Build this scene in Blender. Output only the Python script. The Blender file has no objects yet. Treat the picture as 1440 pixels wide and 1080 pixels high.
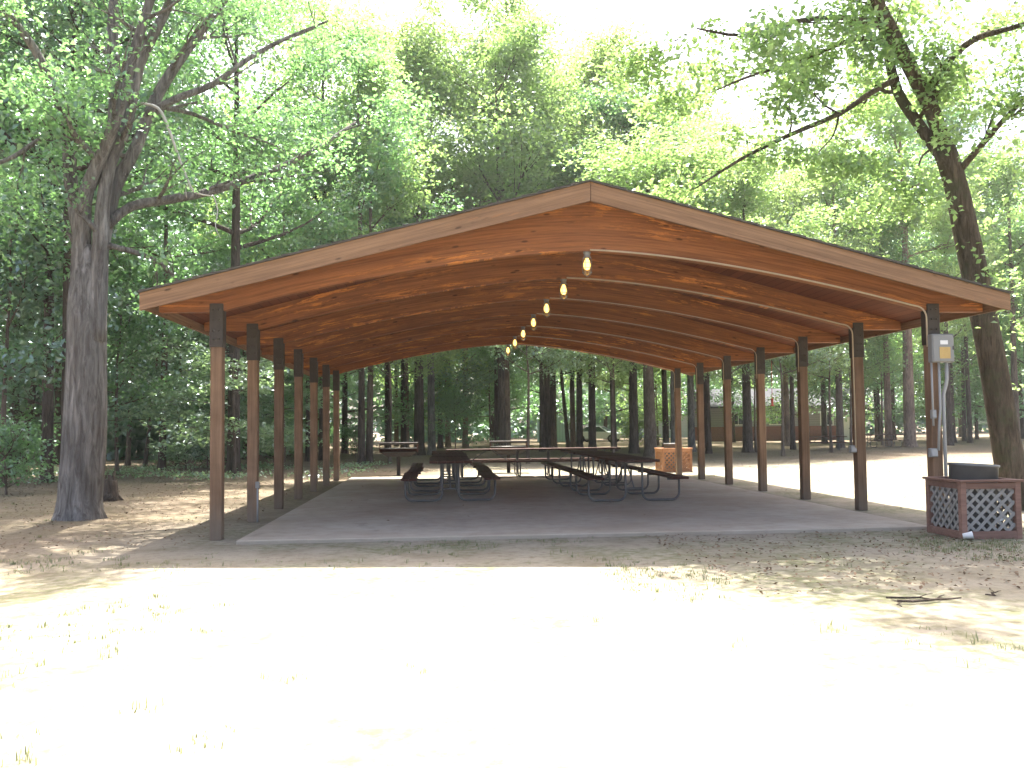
import bpy, math, random
import numpy as np
from mathutils import Vector, Matrix, Euler

random.seed(7)
RNG = np.random.default_rng(11)
R = math.radians
sc = bpy.context.scene
col = sc.collection

# ------------------------------------------------------------------ camera (solved from the shelter's posts)
YAW, PIT, ROL, FPX, CH = .0811, .0492, -.0112, 1250., 1.38
_fw = np.array([math.sin(YAW)*math.cos(PIT), math.cos(YAW)*math.cos(PIT), math.sin(PIT)])
_r = np.array([math.cos(YAW), -math.sin(YAW), 0.]); _u = np.cross(_r, _fw)
_r2 = _r*math.cos(ROL)+_u*math.sin(ROL); _u2 = -_r*math.sin(ROL)+_u*math.cos(ROL)
cd = bpy.data.cameras.new('camera'); cam = bpy.data.objects.new('camera', cd); col.objects.link(cam)
cam.matrix_world = Matrix(((_r2[0], _u2[0], -_fw[0], 0), (_r2[1], _u2[1], -_fw[1], 0),
                           (_r2[2], _u2[2], -_fw[2], CH), (0, 0, 0, 1)))
cd.sensor_width = 36; cd.lens = 36*FPX/1440; cd.clip_end = 2000; cd.clip_start = .05
sc.camera = cam


def ray(px, py): return _fw*FPX+_r2*(px-720)+_u2*(540-py)


def gnd(px, py, z=0.):
    d = ray(px, py); t = (z-CH)/d[2]
    return Vector((d[0]*t, d[1]*t, z))


def aty(px, py, Y):
    d = ray(px, py); t = Y/d[1]
    return Vector((d[0]*t, Y, CH+d[2]*t))


# ------------------------------------------------------------------ objects, tags
def tag(o, label=None, cat=None, group=None, kind=None):
    if label: o['label'] = label
    if cat: o['category'] = cat
    if group: o['group'] = group
    if kind: o['kind'] = kind
    return o


def empty(name, loc=(0, 0, 0), rz=0., label=None, cat=None, group=None):
    o = bpy.data.objects.new(name, None); col.objects.link(o)
    o.location = loc; o.rotation_euler = (0, 0, rz); o.empty_display_size = .2
    return tag(o, label, cat, group)


def link_mesh(name, me, mat, parent=None, loc=None):
    o = bpy.data.objects.new(name, me); col.objects.link(o)
    if mat and not me.materials: me.materials.append(mat)
    if parent: o.parent = parent
    if loc is not None: o.location = loc
    return o


def copy_tree(o, parent=None):
    c = o.copy(); col.objects.link(c)
    if parent: c.parent = parent
    for ch in list(o.children): copy_tree(ch, c)
    return c


class MB:
    def __init__(self): self.v = []; self.f = []; self.uv = []; self.sm = []

    def add(self, vs, fs, smooth=False, uvs=None):
        b = len(self.v); self.v += [tuple(p) for p in vs]
        self.f += [tuple(i+b for i in q) for q in fs]
        self.sm += [smooth]*len(fs)
        for q in fs:
            for i in q: self.uv.append(uvs[i] if uvs else (0, 0))
        return self

    def box(self, c, s, rot=None, bev=0.):
        hx, hy, hz = s[0]/2, s[1]/2, s[2]/2
        M = rot.to_matrix() if rot is not None else Matrix.Identity(3)
        c = Vector(c)
        if bev <= 0:
            vs = [Vector((x, y, z)) for x in (-hx, hx) for y in (-hy, hy) for z in (-hz, hz)]
            fs = [(0, 1, 3, 2), (4, 6, 7, 5), (0, 4, 5, 1), (2, 3, 7, 6), (0, 2, 6, 4), (1, 5, 7, 3)]
        else:                                   # chamfered box
            b = min(bev, hx*.9, hy*.9, hz*.9); vs = []; idx = {}
            for sx in (-1, 1):
                for sy in (-1, 1):
                    for sz in (-1, 1):
                        for a in range(3):
                            p = [sx*hx, sy*hy, sz*hz]
                            for k in range(3):
                                if k != a: p[k] -= (sx, sy, sz)[k]*b
                            idx[(sx, sy, sz, a)] = len(vs); vs.append(Vector(p))
            fs = []
            for a in range(3):
                o1, o2 = (a+1) % 3, (a+2) % 3
                for s_ in (-1, 1):
                    q = []
                    for (p, r) in ((-1, -1), (1, -1), (1, 1), (-1, 1)):
                        k = [0, 0, 0]; k[a] = s_; k[o1] = p; k[o2] = r
                        q.append(idx[(*k, a)])
                    fs.append(tuple(q if s_ > 0 else q[::-1]))
            for a in range(3):                  # edges running along axis a
                o1, o2 = (a+1) % 3, (a+2) % 3
                for p in (-1, 1):
                    for r in (-1, 1):
                        k0 = [0, 0, 0]; k1 = [0, 0, 0]
                        k0[a] = -1; k1[a] = 1
                        for k in (k0, k1): k[o1] = p; k[o2] = r
                        q = [idx[(*k0, o1)], idx[(*k1, o1)], idx[(*k1, o2)], idx[(*k0, o2)]]
                        fs.append(tuple(q if p*r < 0 else q[::-1]))
            for sx in (-1, 1):
                for sy in (-1, 1):
                    for sz in (-1, 1):
                        q = [idx[(sx, sy, sz, a)] for a in range(3)]
                        fs.append(tuple(q if sx*sy*sz > 0 else q[::-1]))
        return self.add([M @ p+c for p in vs], fs)

    def beam(self, a, b, w, h, up=(0, 0, 1)):
        a, b = Vector(a), Vector(b); d = (b-a); L = d.length; d.normalize()
        s = d.cross(Vector(up))
        if s.length < 1e-4: s = d.cross(Vector((0, 1, 0)))
        s.normalize(); u = s.cross(d)
        vs = [p+s*(w/2*i)+u*(h/2*j) for p in (a, b) for (i, j) in ((-1, -1), (1, -1), (1, 1), (-1, 1))]
        return self.add(vs, [(3, 2, 1, 0), (4, 5, 6, 7), (0, 1, 5, 4), (1, 2, 6, 5), (2, 3, 7, 6), (3, 0, 4, 7)])

    def tube(self, pts, rad, n=8, caps=True, wob=0., rng=None, flare=None):
        pts = [Vector(p) for p in pts]
        if not hasattr(rad, '__len__'): rad = [rad]*len(pts)
        vs = []; fs = []; prev = None
        ph = [rng.uniform(0, 6.28) for _ in range(4)] if rng else None
        for i, p in enumerate(pts):
            t = (pts[min(i+1, len(pts)-1)]-pts[max(i-1, 0)]).normalized()
            if prev is None:
                x = t.cross(Vector((0, 1, 0)) if abs(t.y) < .9 else Vector((1, 0, 0))).normalized()
            else:
                x = (prev-t*prev.dot(t)).normalized()
            prev = x; y = t.cross(x)
            for k in range(n):
                a = 2*math.pi*k/n; rr = rad[i]
                if wob and ph:
                    rr *= 1+wob*(math.sin(3*a+ph[0]+i*.35)*.5+math.sin(5*a+ph[1]-i*.5)*.35+math.sin(2*a+ph[2]+i*.8)*.4)
                if flare and i in flare: rr *= 1+flare[i]*max(0, math.sin(5*a+(ph[3] if ph else 0)))
                vs.append(p+x*math.cos(a)*rr+y*math.sin(a)*rr)
        for i in range(len(pts)-1):
            for k in range(n):
                k2 = (k+1) % n
                fs.append((i*n+k, i*n+k2, (i+1)*n+k2, (i+1)*n+k))
        if caps:
            fs.append(tuple(range(n-1, -1, -1))); m = (len(pts)-1)*n
            fs.append(tuple(range(m, m+n)))
        return self.add(vs, fs, True)

    def lathe(self, prof, c=(0, 0, 0), n=20, rot=None):
        c = Vector(c); vs = []; fs = []
        M = rot.to_matrix() if rot is not None else Matrix.Identity(3)
        for (r, z) in prof:
            for k in range(n):
                a = 2*math.pi*k/n
                vs.append(M @ Vector((r*math.cos(a), r*math.sin(a), z))+c)
        for i in range(len(prof)-1):
            for k in range(n):
                k2 = (k+1) % n
                fs.append((i*n+k, i*n+k2, (i+1)*n+k2, (i+1)*n+k))
        return self.add(vs, fs, True)

    def prism(self, poly, y0, y1, axis='y', uvs=None):
        """poly: list of (x, z) counter-clockwise; extruded along y"""
        n = len(poly)
        mk = (lambda p, y: (p[0], y, p[1])) if axis == 'y' else ((lambda p, y: (y, p[0], p[1])) if axis == 'x' else (lambda p, y: (p[0], p[1], y)))
        vs = [mk(p, y0) for p in poly]+[mk(p, y1) for p in poly]
        fs = [tuple(range(n)), tuple(range(2*n-1, n-1, -1))]
        fs += [(i, i+n, (i+1) % n+n, (i+1) % n) for i in range(n)]
        return self.add(vs, fs, False, (uvs+uvs) if uvs else None)

    def mesh(self, name, autosm=True):
        me = bpy.data.meshes.new(name); me.from_pydata(self.v, [], self.f)
        me.polygons.foreach_set('use_smooth', self.sm)
        ul = me.uv_layers.new(name='UVMap')
        flat = [c for uv in self.uv for c in uv]
        ul.data.foreach_set('uv', flat)
        me.update(); return me

    def build(self, name, mat, parent=None, loc=None):
        me = self.mesh(name)
        o = link_mesh(name, me, mat, parent, loc)
        import bmesh
        bm = bmesh.new(); bm.from_mesh(me); bmesh.ops.recalc_face_normals(bm, faces=bm.faces); bm.to_mesh(me); bm.free()
        return o


# ------------------------------------------------------------------ materials
class NT:
    def __init__(self, name):
        self.m = bpy.data.materials.new(name); self.m.use_nodes = True
        self.t = self.m.node_tree; self.t.nodes.clear()
        self.out = self.t.nodes.new('ShaderNodeOutputMaterial')

    def n(self, kind, **kw):
        nd = self.t.nodes.new('ShaderNode'+kind)
        for k, v in kw.items():
            if k.startswith('_'): setattr(nd, k[1:], v)
            else:
                key = int(k[1:]) if k[0] == 'i' and k[1:].isdigit() else k.replace('__', ' ')
                if isinstance(v, bpy.types.NodeSocket): self.t.links.new(v, nd.inputs[key])
                else: nd.inputs[key].default_value = v
        return nd

    def l(self, a, b): self.t.links.new(a, b)

    def noise(self, vec, scale, detail=4., rough=.55, dist=0.):
        nd = self.n('TexNoise', Scale=scale, Detail=detail, Roughness=rough, Distortion=dist)
        if vec is not None: self.l(vec, nd.inputs['Vector'])
        return nd.outputs['Fac']

    def mapv(self, vec, scale=(1, 1, 1), rot=(0, 0, 0), loc=(0, 0, 0)):
        nd = self.n('Mapping'); self.l(vec, nd.inputs['Vector'])
        nd.inputs['Scale'].default_value = scale; nd.inputs['Rotation'].default_value = rot; nd.inputs['Location'].default_value = loc
        return nd.outputs[0]

    def ramp(self, fac, stops):
        nd = self.n('ValToRGB'); self.l(fac, nd.inputs[0]); cr = nd.color_ramp
        while len(cr.elements) < len(stops): cr.elements.new(.5)
        for e, (p, c) in zip(cr.elements, stops):
            e.position = p; e.color = (*c, 1) if hasattr(c, '__len__') else (c, c, c, 1)
        return nd.outputs[0]

    def mix(self, fac, a, b, mode='MIX'):
        nd = self.t.nodes.new('ShaderNodeMix'); nd.data_type = 'RGBA'; nd.blend_type = mode
        for s, v in ((nd.inputs[0], fac), (nd.inputs[6], a), (nd.inputs[7], b)):
            if isinstance(v, bpy.types.NodeSocket): self.l(v, s)
            elif hasattr(v, '__len__'): s.default_value = (*v, 1)
            else: s.default_value = v
        return nd.outputs[2]

    def math(self, op, a, b=0., c=None):
        nd = self.n('Math', _operation=op)
        for i, v in enumerate((a, b) if c is None else (a, b, c)):
            if isinstance(v, bpy.types.NodeSocket): self.l(v, nd.inputs[i])
            else: nd.inputs[i].default_value = v
        return nd.outputs[0]

    def bump(self, h, strength=.3, dist=.02):
        nd = self.n('Bump', Strength=strength, Distance=dist); self.l(h, nd.inputs['Height']); return nd.outputs[0]

    def done(self, colr, rough=.8, bump=None, spec=.3, metal=0.):
        p = self.n('BsdfPrincipled')
        for k, v in (('Base Color', colr), ('Roughness', rough), ('Metallic', metal), ('Specular IOR Level', spec)):
            if isinstance(v, bpy.types.NodeSocket): self.l(v, p.inputs[k])
            elif hasattr(v, '__len__'): p.inputs[k].default_value = (*v, 1)
            else: p.inputs[k].default_value = v
        if bump is not None: self.l(bump, p.inputs['Normal'])
        self.l(p.outputs[0], self.out.inputs[0])
        return self.m


def objco(t): return t.n('TexCoord').outputs['Object']
def geopos(t): return t.n('NewGeometry').outputs['Position']


def m_simple(name, c, rough=.7, metal=0., var=.15, scale=6., spec=.3, bmp=.1):
    t = NT(name); v = geopos(t); f = t.noise(v, scale, 5, .6)
    c2 = t.mix(f, tuple(x*(1-var) for x in c), tuple(min(1, x*(1+var)) for x in c))
    return t.done(c2, rough, t.bump(t.noise(v, scale*8, 3), bmp, .004), spec, metal)


def m_glulam(name, lo, hi, peel, grain_uv=True, peel_amt=.58):
    t = NT(name)
    uv = t.n('UVMap').outputs[0]
    rnd = t.n('ObjectInfo').outputs['Random']
    off = t.n('CombineXYZ', X=t.math('MULTIPLY', rnd, 37.), Y=t.math('MULTIPLY', rnd, 11.))
    va = t.n('VectorMath', _operation='ADD'); t.l(uv, va.inputs[0]); t.l(off.outputs[0], va.inputs[1]); v = va.outputs[0]
    g = t.ramp(t.noise(t.mapv(v, (1.1, 30, 1)), 1., 6, .7, .3), [(.32, 0.), (.68, 1.)])
    lam = t.noise(t.mapv(v, (.25, 9, 1)), 1., 2, .5)
    sep = t.n('SeparateXYZ'); t.l(v, sep.inputs[0])
    fr = t.math('FRACT', t.math('MULTIPLY', sep.outputs[1], 1/.038))
    line = t.math('LESS_THAN', fr, .07)
    base = t.mix(t.math('MULTIPLY_ADD', g, .7, t.math('MULTIPLY_ADD', lam, .9, -.3)), lo, hi)
    p1 = t.noise(t.mapv(v, (1.5, 14, 1), loc=(3, 5, 0)), 1., 6, .75, .1)
    pr = t.ramp(p1, [(peel_amt, 0.), (peel_amt+.03, 1.)])
    p2 = t.noise(t.mapv(v, (.35, 2.2, 1), loc=(8, 1, 0)), 1., 2, .5)
    pr = t.math('MULTIPLY', pr, t.ramp(p2, [(.45, 0.), (.6, 1.)]))
    c = t.mix(t.math('MULTIPLY', pr, .8), base, peel)
    kn = t.n('TexVoronoi', Scale=1.); t.l(t.mapv(v, (2.2, 7, 1)), kn.inputs['Vector'])
    c = t.mix(t.ramp(kn.outputs['Distance'], [(.07, .75), (.13, 0.)]), c, tuple(x*.3 for x in lo))
    dk = t.ramp(t.noise(t.mapv(v, (2.5, 8, 1), loc=(1, 9, 0)), 1., 3, .6), [(.66, 0.), (.72, 1.)])
    c = t.mix(t.math('MULTIPLY', dk, .5), c, tuple(x*.4 for x in lo))
    c = t.mix(t.math('MULTIPLY', line, .45), c, tuple(x*.45 for x in lo))
    return t.done(c, .75, t.bump(g, .25, .004), .2)


def m_wood(name, lo, hi, axis='z', rough=.75, fade=None, gs=30.):
    """plain timber, the grain runs along the object's local axis"""
    t = NT(name); v = objco(t)
    rnd = t.n('ObjectInfo').outputs['Random']
    off = t.n('CombineXYZ', X=t.math('MULTIPLY', rnd, 9.), Y=t.math('MULTIPLY', rnd, 23.), Z=t.math('MULTIPLY', rnd, 5.))
    va = t.n('VectorMath', _operation='ADD'); t.l(v, va.inputs[0]); t.l(off.outputs[0], va.inputs[1]); w = va.outputs[0]
    s = {'x': (1.2, gs, gs), 'y': (gs, 1.2, gs), 'z': (gs, gs, 1.2)}[axis]
    g = t.noise(t.mapv(w, s), 1., 5, .65, .5)
    b = t.noise(w, 2.2, 3, .6)
    g2 = t.ramp(g, [(.36, 0.), (.64, 1.)])
    c = t.mix(t.math('MULTIPLY_ADD', g2, .55, t.math('MULTIPLY_ADD', b, 1.3, -.42)), lo, hi)
    if fade:                                   # weathered, dusty foot of a post
        sep = t.n('SeparateXYZ'); t.l(v, sep.inputs[0])
        h = t.math('MULTIPLY_ADD', t.noise(t.mapv(w, (9, 9, 3)), 1., 4, .6), .9, sep.outputs[2])
        c = t.mix(t.ramp(h, [(.35, .85), (1.0, 0.)]), c, fade)
    br = t.math('MULTIPLY_ADD', rnd, .35, .82)
    hs = t.n('HueSaturation'); t.l(c, hs.inputs['Color']); t.l(br, hs.inputs['Value'])
    return t.done(hs.outputs[0], rough, t.bump(g, .3, .004), .2)


def m_deck(name, lo, hi):
    t = NT(name); v = objco(t)
    sep = t.n('SeparateXYZ'); t.l(v, sep.inputs[0])
    bx = t.math('MULTIPLY', sep.outputs[0], 1/.14)
    fl = t.math('FLOOR', bx); fr = t.math('FRACT', bx)
    wn = t.n('TexWhiteNoise', _noise_dimensions='1D'); t.l(fl, wn.inputs['W'])
    g = t.noise(t.mapv(v, (30, 1.2, 30)), 1., 5, .6, .4)
    c = t.mix(t.math('MULTIPLY_ADD', g, .6, t.math('MULTIPLY', wn.outputs[0], .45)), lo, hi)
    c = t.mix(t.math('MULTIPLY', t.math('LESS_THAN', fr, .06), .8), c, tuple(x*.3 for x in lo))
    return t.done(c, .8, None, .15)


def m_concrete():
    t = NT('concrete'); v = geopos(t)
    a = t.noise(v, .55, 5, .6); b = t.noise(v, 5., 6, .65); f = t.noise(v, 90., 2, .5)
    c = t.mix(t.ramp(a, [(.35, 0.), (.68, 1.)]), (.36, .292, .215), (.48, .425, .34))
    c = t.mix(t.ramp(b, [(.45, 0.), (.75, .5)]), c, (.25, .20, .155))
    c = t.mix(t.math('MULTIPLY', f, .25), c, (.22, .2, .18))
    st = t.ramp(t.noise(v, 1.7, 3, .7, .6), [(.63, 0.), (.7, .4)])
    c = t.mix(st, c, (.2, .17, .14))
    sep = t.n('SeparateXYZ'); t.l(v, sep.inputs[0])
    # sand drifted over the front rim of the pad
    h = t.math('ADD', sep.outputs[1], t.math('MULTIPLY', t.noise(v, 1.3, 4, .6), 1.2))
    c = t.mix(t.ramp(t.math('SUBTRACT', h, 11.4), [(0., .8), (.45, 0.)]), c, (.36, .315, .24))
    return t.done(c, .85, t.bump(t.math('ADD', b, f), .15, .006), .25)


def m_ground():
    t = NT('sandy_soil'); v = geopos(t)
    a = t.noise(v, .22, 5, .6); b = t.noise(v, 1.6, 6, .65); f = t.noise(v, 45., 4, .7); h = t.noise(v, 9., 5, .7)
    c = t.mix(t.ramp(a, [(.35, 0.), (.65, 1.)]), (.265, .236, .18), (.33, .298, .24))
    c = t.mix(t.ramp(b, [(.42, 0.), (.72, .8)]), c, (.17, .145, .095))
    c = t.mix(t.ramp(h, [(.52, 0.), (.68, .65)]), c, (.13, .105, .068))
    c = t.mix(t.ramp(f, [(.5, 0.), (.75, .6)]), c, (.2, .15, .1))
    # thin turf in patches
    gp = t.math('MULTIPLY', t.ramp(t.noise(v, .45, 4, .65), [(.44, 0.), (.60, 1.)]), t.ramp(h, [(.38, 0.), (.55, 1.)]))
    c = t.mix(t.math('MULTIPLY', gp, .62), c, (.105, .125, .048))
    sep = t.n('SeparateXYZ'); t.l(v, sep.inputs[0])
    # pine straw and leaf mould plus painted shade, left of and behind the shelter
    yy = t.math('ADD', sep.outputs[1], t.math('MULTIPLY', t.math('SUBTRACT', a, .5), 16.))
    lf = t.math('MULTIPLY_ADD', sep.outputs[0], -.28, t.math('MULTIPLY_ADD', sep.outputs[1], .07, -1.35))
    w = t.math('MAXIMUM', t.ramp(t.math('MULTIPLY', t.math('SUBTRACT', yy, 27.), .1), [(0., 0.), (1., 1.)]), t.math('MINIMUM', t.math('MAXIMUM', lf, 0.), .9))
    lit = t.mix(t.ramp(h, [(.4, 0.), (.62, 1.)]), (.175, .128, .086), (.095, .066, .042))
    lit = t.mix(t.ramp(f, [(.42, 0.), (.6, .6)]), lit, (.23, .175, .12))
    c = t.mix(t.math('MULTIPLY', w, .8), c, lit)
    return t.done(c, .95, t.bump(t.math('ADD', h, t.math('MULTIPLY', f, .5)), .6, .03), .1)


def m_bark(name, lo, hi, sc_=1., moss=None):
    t = NT(name); v = objco(t)
    rnd = t.n('ObjectInfo').outputs['Random']
    off = t.n('CombineXYZ', X=t.math('MULTIPLY', rnd, 31.), Y=t.math('MULTIPLY', rnd, 17.))
    va = t.n('VectorMath', _operation='ADD'); t.l(v, va.inputs[0]); t.l(off.outputs[0], va.inputs[1]); v = va.outputs[0]
    g = t.noise(t.mapv(v, (16*sc_, 16*sc_, 2.2*sc_)), 1., 6, .7, .8)
    b = t.noise(t.mapv(v, (1.3, 1.3, .7)), 1., 4, .6)
    gg = t.ramp(g, [(.36, 0.), (.62, 1.)])
    c = t.mix(gg, lo, hi)
    c = t.mix(t.ramp(b, [(.45, 0.), (.7, .6)]), c, tuple(x*.5 for x in lo))
    if moss: c = t.mix(t.ramp(t.noise(v, 2.6, 5, .7), [(.5, 0.), (.64, .65)]), c, moss)
    return t.done(c, .9, t.bump(gg, 1., .03), .15)


def m_leaf(name, a, b, tr, gloss=.12, tfac=.45):
    t = NT(name)
    isl = t.n('NewGeometry').outputs['Random Per Island']
    rnd = t.n('ObjectInfo').outputs['Random']
    big = t.noise(objco(t), .9, 2, .5)
    f = t.math('MULTIPLY_ADD', isl, .55, t.math('MULTIPLY_ADD', rnd, .35, t.math('MULTIPLY_ADD', big, .9, -.4)))
    c = t.mix(f, a, b)
    d = t.n('BsdfDiffuse'); t.l(c, d.inputs[0])
    tc = t.mix(f, tr, tuple(min(1., x*1.35) for x in tr))
    tl = t.n('BsdfTranslucent'); t.l(tc, tl.inputs[0])
    m1 = t.n('MixShader', Fac=tfac); t.l(d.outputs[0], m1.inputs[1]); t.l(tl.outputs[0], m1.inputs[2])
    gl = t.n('BsdfGlossy', Roughness=.38); gl.inputs[0].default_value = (.85, .95, 1, 1)
    m2 = t.n('MixShader', Fac=gloss); t.l(m1.outputs[0], m2.inputs[1]); t.l(gl.outputs[0], m2.inputs[2])
    t.l(m2.outputs[0], t.out.inputs[0])
    return t.m


def m_emit(name, c, s):
    t = NT(name); e = t.n('Emission', Strength=s); e.inputs[0].default_value = (*c, 1)
    t.l(e.outputs[0], t.out.inputs[0]); return t.m


def m_glass(name, c=(.95, .93, .85)):
    t = NT(name)
    tr = t.n('BsdfTransparent'); tr.inputs[0].default_value = (*c, 1)
    gl = t.n('BsdfGlossy', Roughness=.06)
    lw = t.n('LayerWeight', Blend=.25)
    m = t.n('MixShader'); t.l(lw.outputs['Facing'], m.inputs[0]); t.l(tr.outputs[0], m.inputs[1]); t.l(gl.outputs[0], m.inputs[2])
    t.l(m.outputs[0], t.out.inputs[0]); return t.m


def m_brick(name):
    t = NT(name); v = objco(t)
    b = t.n('TexBrick', Scale=4.); t.l(t.mapv(v, (1, 1, 1), (R(90), 0, 0)), b.inputs[0])
    b.inputs[1].default_value = (.26, .09, .065, 1); b.inputs[2].default_value = (.2, .075, .06, 1); b.inputs[3].default_value = (.3, .26, .22, 1)
    return t.done(b.outputs[0], .9, None, .1)


def m_siding(name, c, axis=0, w=.2):
    t = NT(name); v = objco(t); sep = t.n('SeparateXYZ'); t.l(v, sep.inputs[0])
    fr = t.math('FRACT', t.math('MULTIPLY', sep.outputs[axis], 1/w))
    n_ = t.noise(v, 1.5, 4)
    cc = t.mix(t.math('LESS_THAN', fr, .12), t.mix(n_, tuple(x*.85 for x in c), c), tuple(x*.55 for x in c))
    return t.done(cc, .7, None, .2)


M = dict(
    beam=m_glulam('glulam_stain', (.12, .041, .016), (.37, .15, .054), (.68, .25, .055), peel_amt=.54),
    fascia=m_glulam('fascia_timber', (.155, .088, .05), (.33, .198, .112), (.34, .165, .075), peel_amt=.60),
    deck=m_deck('deck_boards', (.10, .03, .013), (.21, .065, .026)),
    post=m_wood('post_timber', (.13, .078, .046), (.27, .168, .103), 'z', fade=(.17, .14, .105)),
    dark=m_simple('weathered_steel', (.055, .045, .036), .6, .2, .35, 8),
    galv=m_simple('galvanised_pipe', (.13, .125, .12), .6, .2, .2, 12),
    conduit=m_simple('conduit_paint', (.46, .37, .26), .5, .1, .15, 10),
    pvc=m_simple('grey_conduit', (.33, .33, .32), .5, 0, .12, 10),
    table=m_wood('table_planks', (.05, .025, .019), (.095, .046, .035), 'y', gs=22.),
    shingle=m_simple('asphalt_shingle', (.085, .078, .066), .95, 0, .4, 14, .1, .8),
    rail=m_wood('bin_trim', (.16, .092, .068), (.28, .165, .125), 'x'),
    lattice=m_simple('lattice_grey', (.27, .262, .24), .85, 0, .25, 14),
    tan=m_wood('tan_lattice', (.30, .15, .075), (.46, .24, .125), 'z'),
    can=m_simple('can_steel', (.145, .145, .14), .5, .35, .25, 7),
    plastic=m_simple('dark_bin_liner', (.02, .02, .022), .5),
    iron=m_simple('grill_iron', (.05, .043, .04), .65, .3, .45, 9),
    rust=m_simple('rusty_steel', (.13, .055, .035), .8, .2, .4, 11),
    bright=m_simple('worn_steel', (.24, .23, .22), .45, .6, .2, 9),
    boxgrey=m_simple('box_enamel', (.25, .25, .24), .45, .05, .1, 6),
    yellow=m_simple('yellow_card', (.52, .36, .14), .7, 0, .12, 20),
    white=m_simple('white_paper', (.78, .78, .76), .7, 0, .05, 20),
    bark=m_bark('bark_brown', (.10, .075, .058), (.23, .18, .145)),
    bark_dark=m_bark('bark_dark', (.065, .05, .04), (.15, .118, .095)),
    bark_pale=m_bark('bark_grey', (.115, .102, .09), (.30, .28, .255), .9),
    bark_pine=m_bark('bark_pine', (.16, .11, .08), (.34, .25, .19)),
    bark_right=m_bark('bark_maple', (.07, .053, .038), (.175, .135, .10), 1.2, (.10, .105, .06)),
    dead=m_simple('bleached_wood', (.46, .44, .40), .85, 0, .2, 9),
    leaf_oak=m_leaf('oak_leaf', (.042, .095, .028), (.105, .175, .05), (.24, .47, .14), .12, .5),
    leaf_maple=m_leaf('maple_leaf', (.055, .11, .024), (.125, .18, .042), (.35, .53, .15), .09, .53),
    leaf_deep=m_leaf('deep_leaf', (.034, .078, .034), (.075, .135, .055), (.18, .37, .105), .18, .44),
    leaf_fresh=m_leaf('fresh_leaf', (.065, .115, .024), (.13, .18, .042), (.40, .55, .17), .09, .53),
    leaf_pale=m_leaf('pale_leaf', (.075, .125, .06), (.135, .195, .10), (.36, .54, .21), .15, .46),
    grass=m_leaf('grass_blade', (.10, .12, .045), (.20, .20, .10), (.22, .25, .10), .05, .3),
    litter=m_simple('dry_leaf', (.15, .10, .062), .9, 0, .5, 3),
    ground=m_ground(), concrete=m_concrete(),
    brick=m_brick('red_brick'), siding=m_siding('blue_siding', (.50, .60, .68), 0, .25),
    siding2=m_siding('pale_siding', (.52, .55, .58), 2, .18), siding3=m_siding('grey_siding', (.30, .30, .30), 2, .2),
    roofing=m_simple('dark_roofing', (.06, .062, .07), .9, 0, .3, 5),
    glass=m_simple('dark_glass', (.03, .04, .05), .08, 0, .2, 1, .6, 0.),
    carpaint=m_simple('silver_paint', (.62, .66, .70), .25, .3, .03, 2, .5, 0.),
    tyre=m_simple('rubber', (.02, .02, .02), .8),
    red=m_simple('red_plastic', (.55, .05, .03), .4),
    globe=m_glass('jar_glass', (1., .90, .66)), bulb=m_emit('lamp_filament', (1., .62, .20), 1.2),
    porcelain=m_simple('cast_cap', (.22, .21, .19), .5, .3),
)

# ------------------------------------------------------------------ ground
mb = MB()
N = 60; S = 620.
xs = [math.copysign((abs(i/N))**2.2, i)*S/2 for i in range(-N, N+1)]
vs = [(x, y+20, 0) for x in xs for y in xs]; w_ = len(xs)
mb.add(vs, [(i*w_+j, (i+1)*w_+j, (i+1)*w_+j+1, i*w_+j+1) for i in range(w_-1) for j in range(w_-1)], True)
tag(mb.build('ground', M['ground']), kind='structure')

# ------------------------------------------------------------------ shelter
XC, HALF, Y1, SP, NP = 1.94, 4.78, 11.65, 2.184, 7
YF, YR = 11.12, Y1+SP*6+1.25
EAVE = 5.56; ZR = 4.55; SL = .2575; TH = .105
ZB, ZBC = 2.90, 3.715
ys = [Y1+SP*i for i in range(NP)]


def zt(u): return ZR-SL*abs(u)             # top of the roof at distance u from the ridge
def zb(u):                                  # underside of an arch beam
    a = min(1., abs(u)/HALF); return ZBC-(ZBC-ZB)*(a**1.55)


SLAB = (-2.48, 6.32, 11.1, 25.15)
mb = MB(); nx, ny = 24, 36
mb.box(((SLAB[0]+SLAB[1])/2, (SLAB[2]+SLAB[3])/2, -.02), (SLAB[1]-SLAB[0], SLAB[3]-SLAB[2], .14), bev=.012)
tag(mb.build('concrete_pad', M['concrete']), kind='structure')

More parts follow.
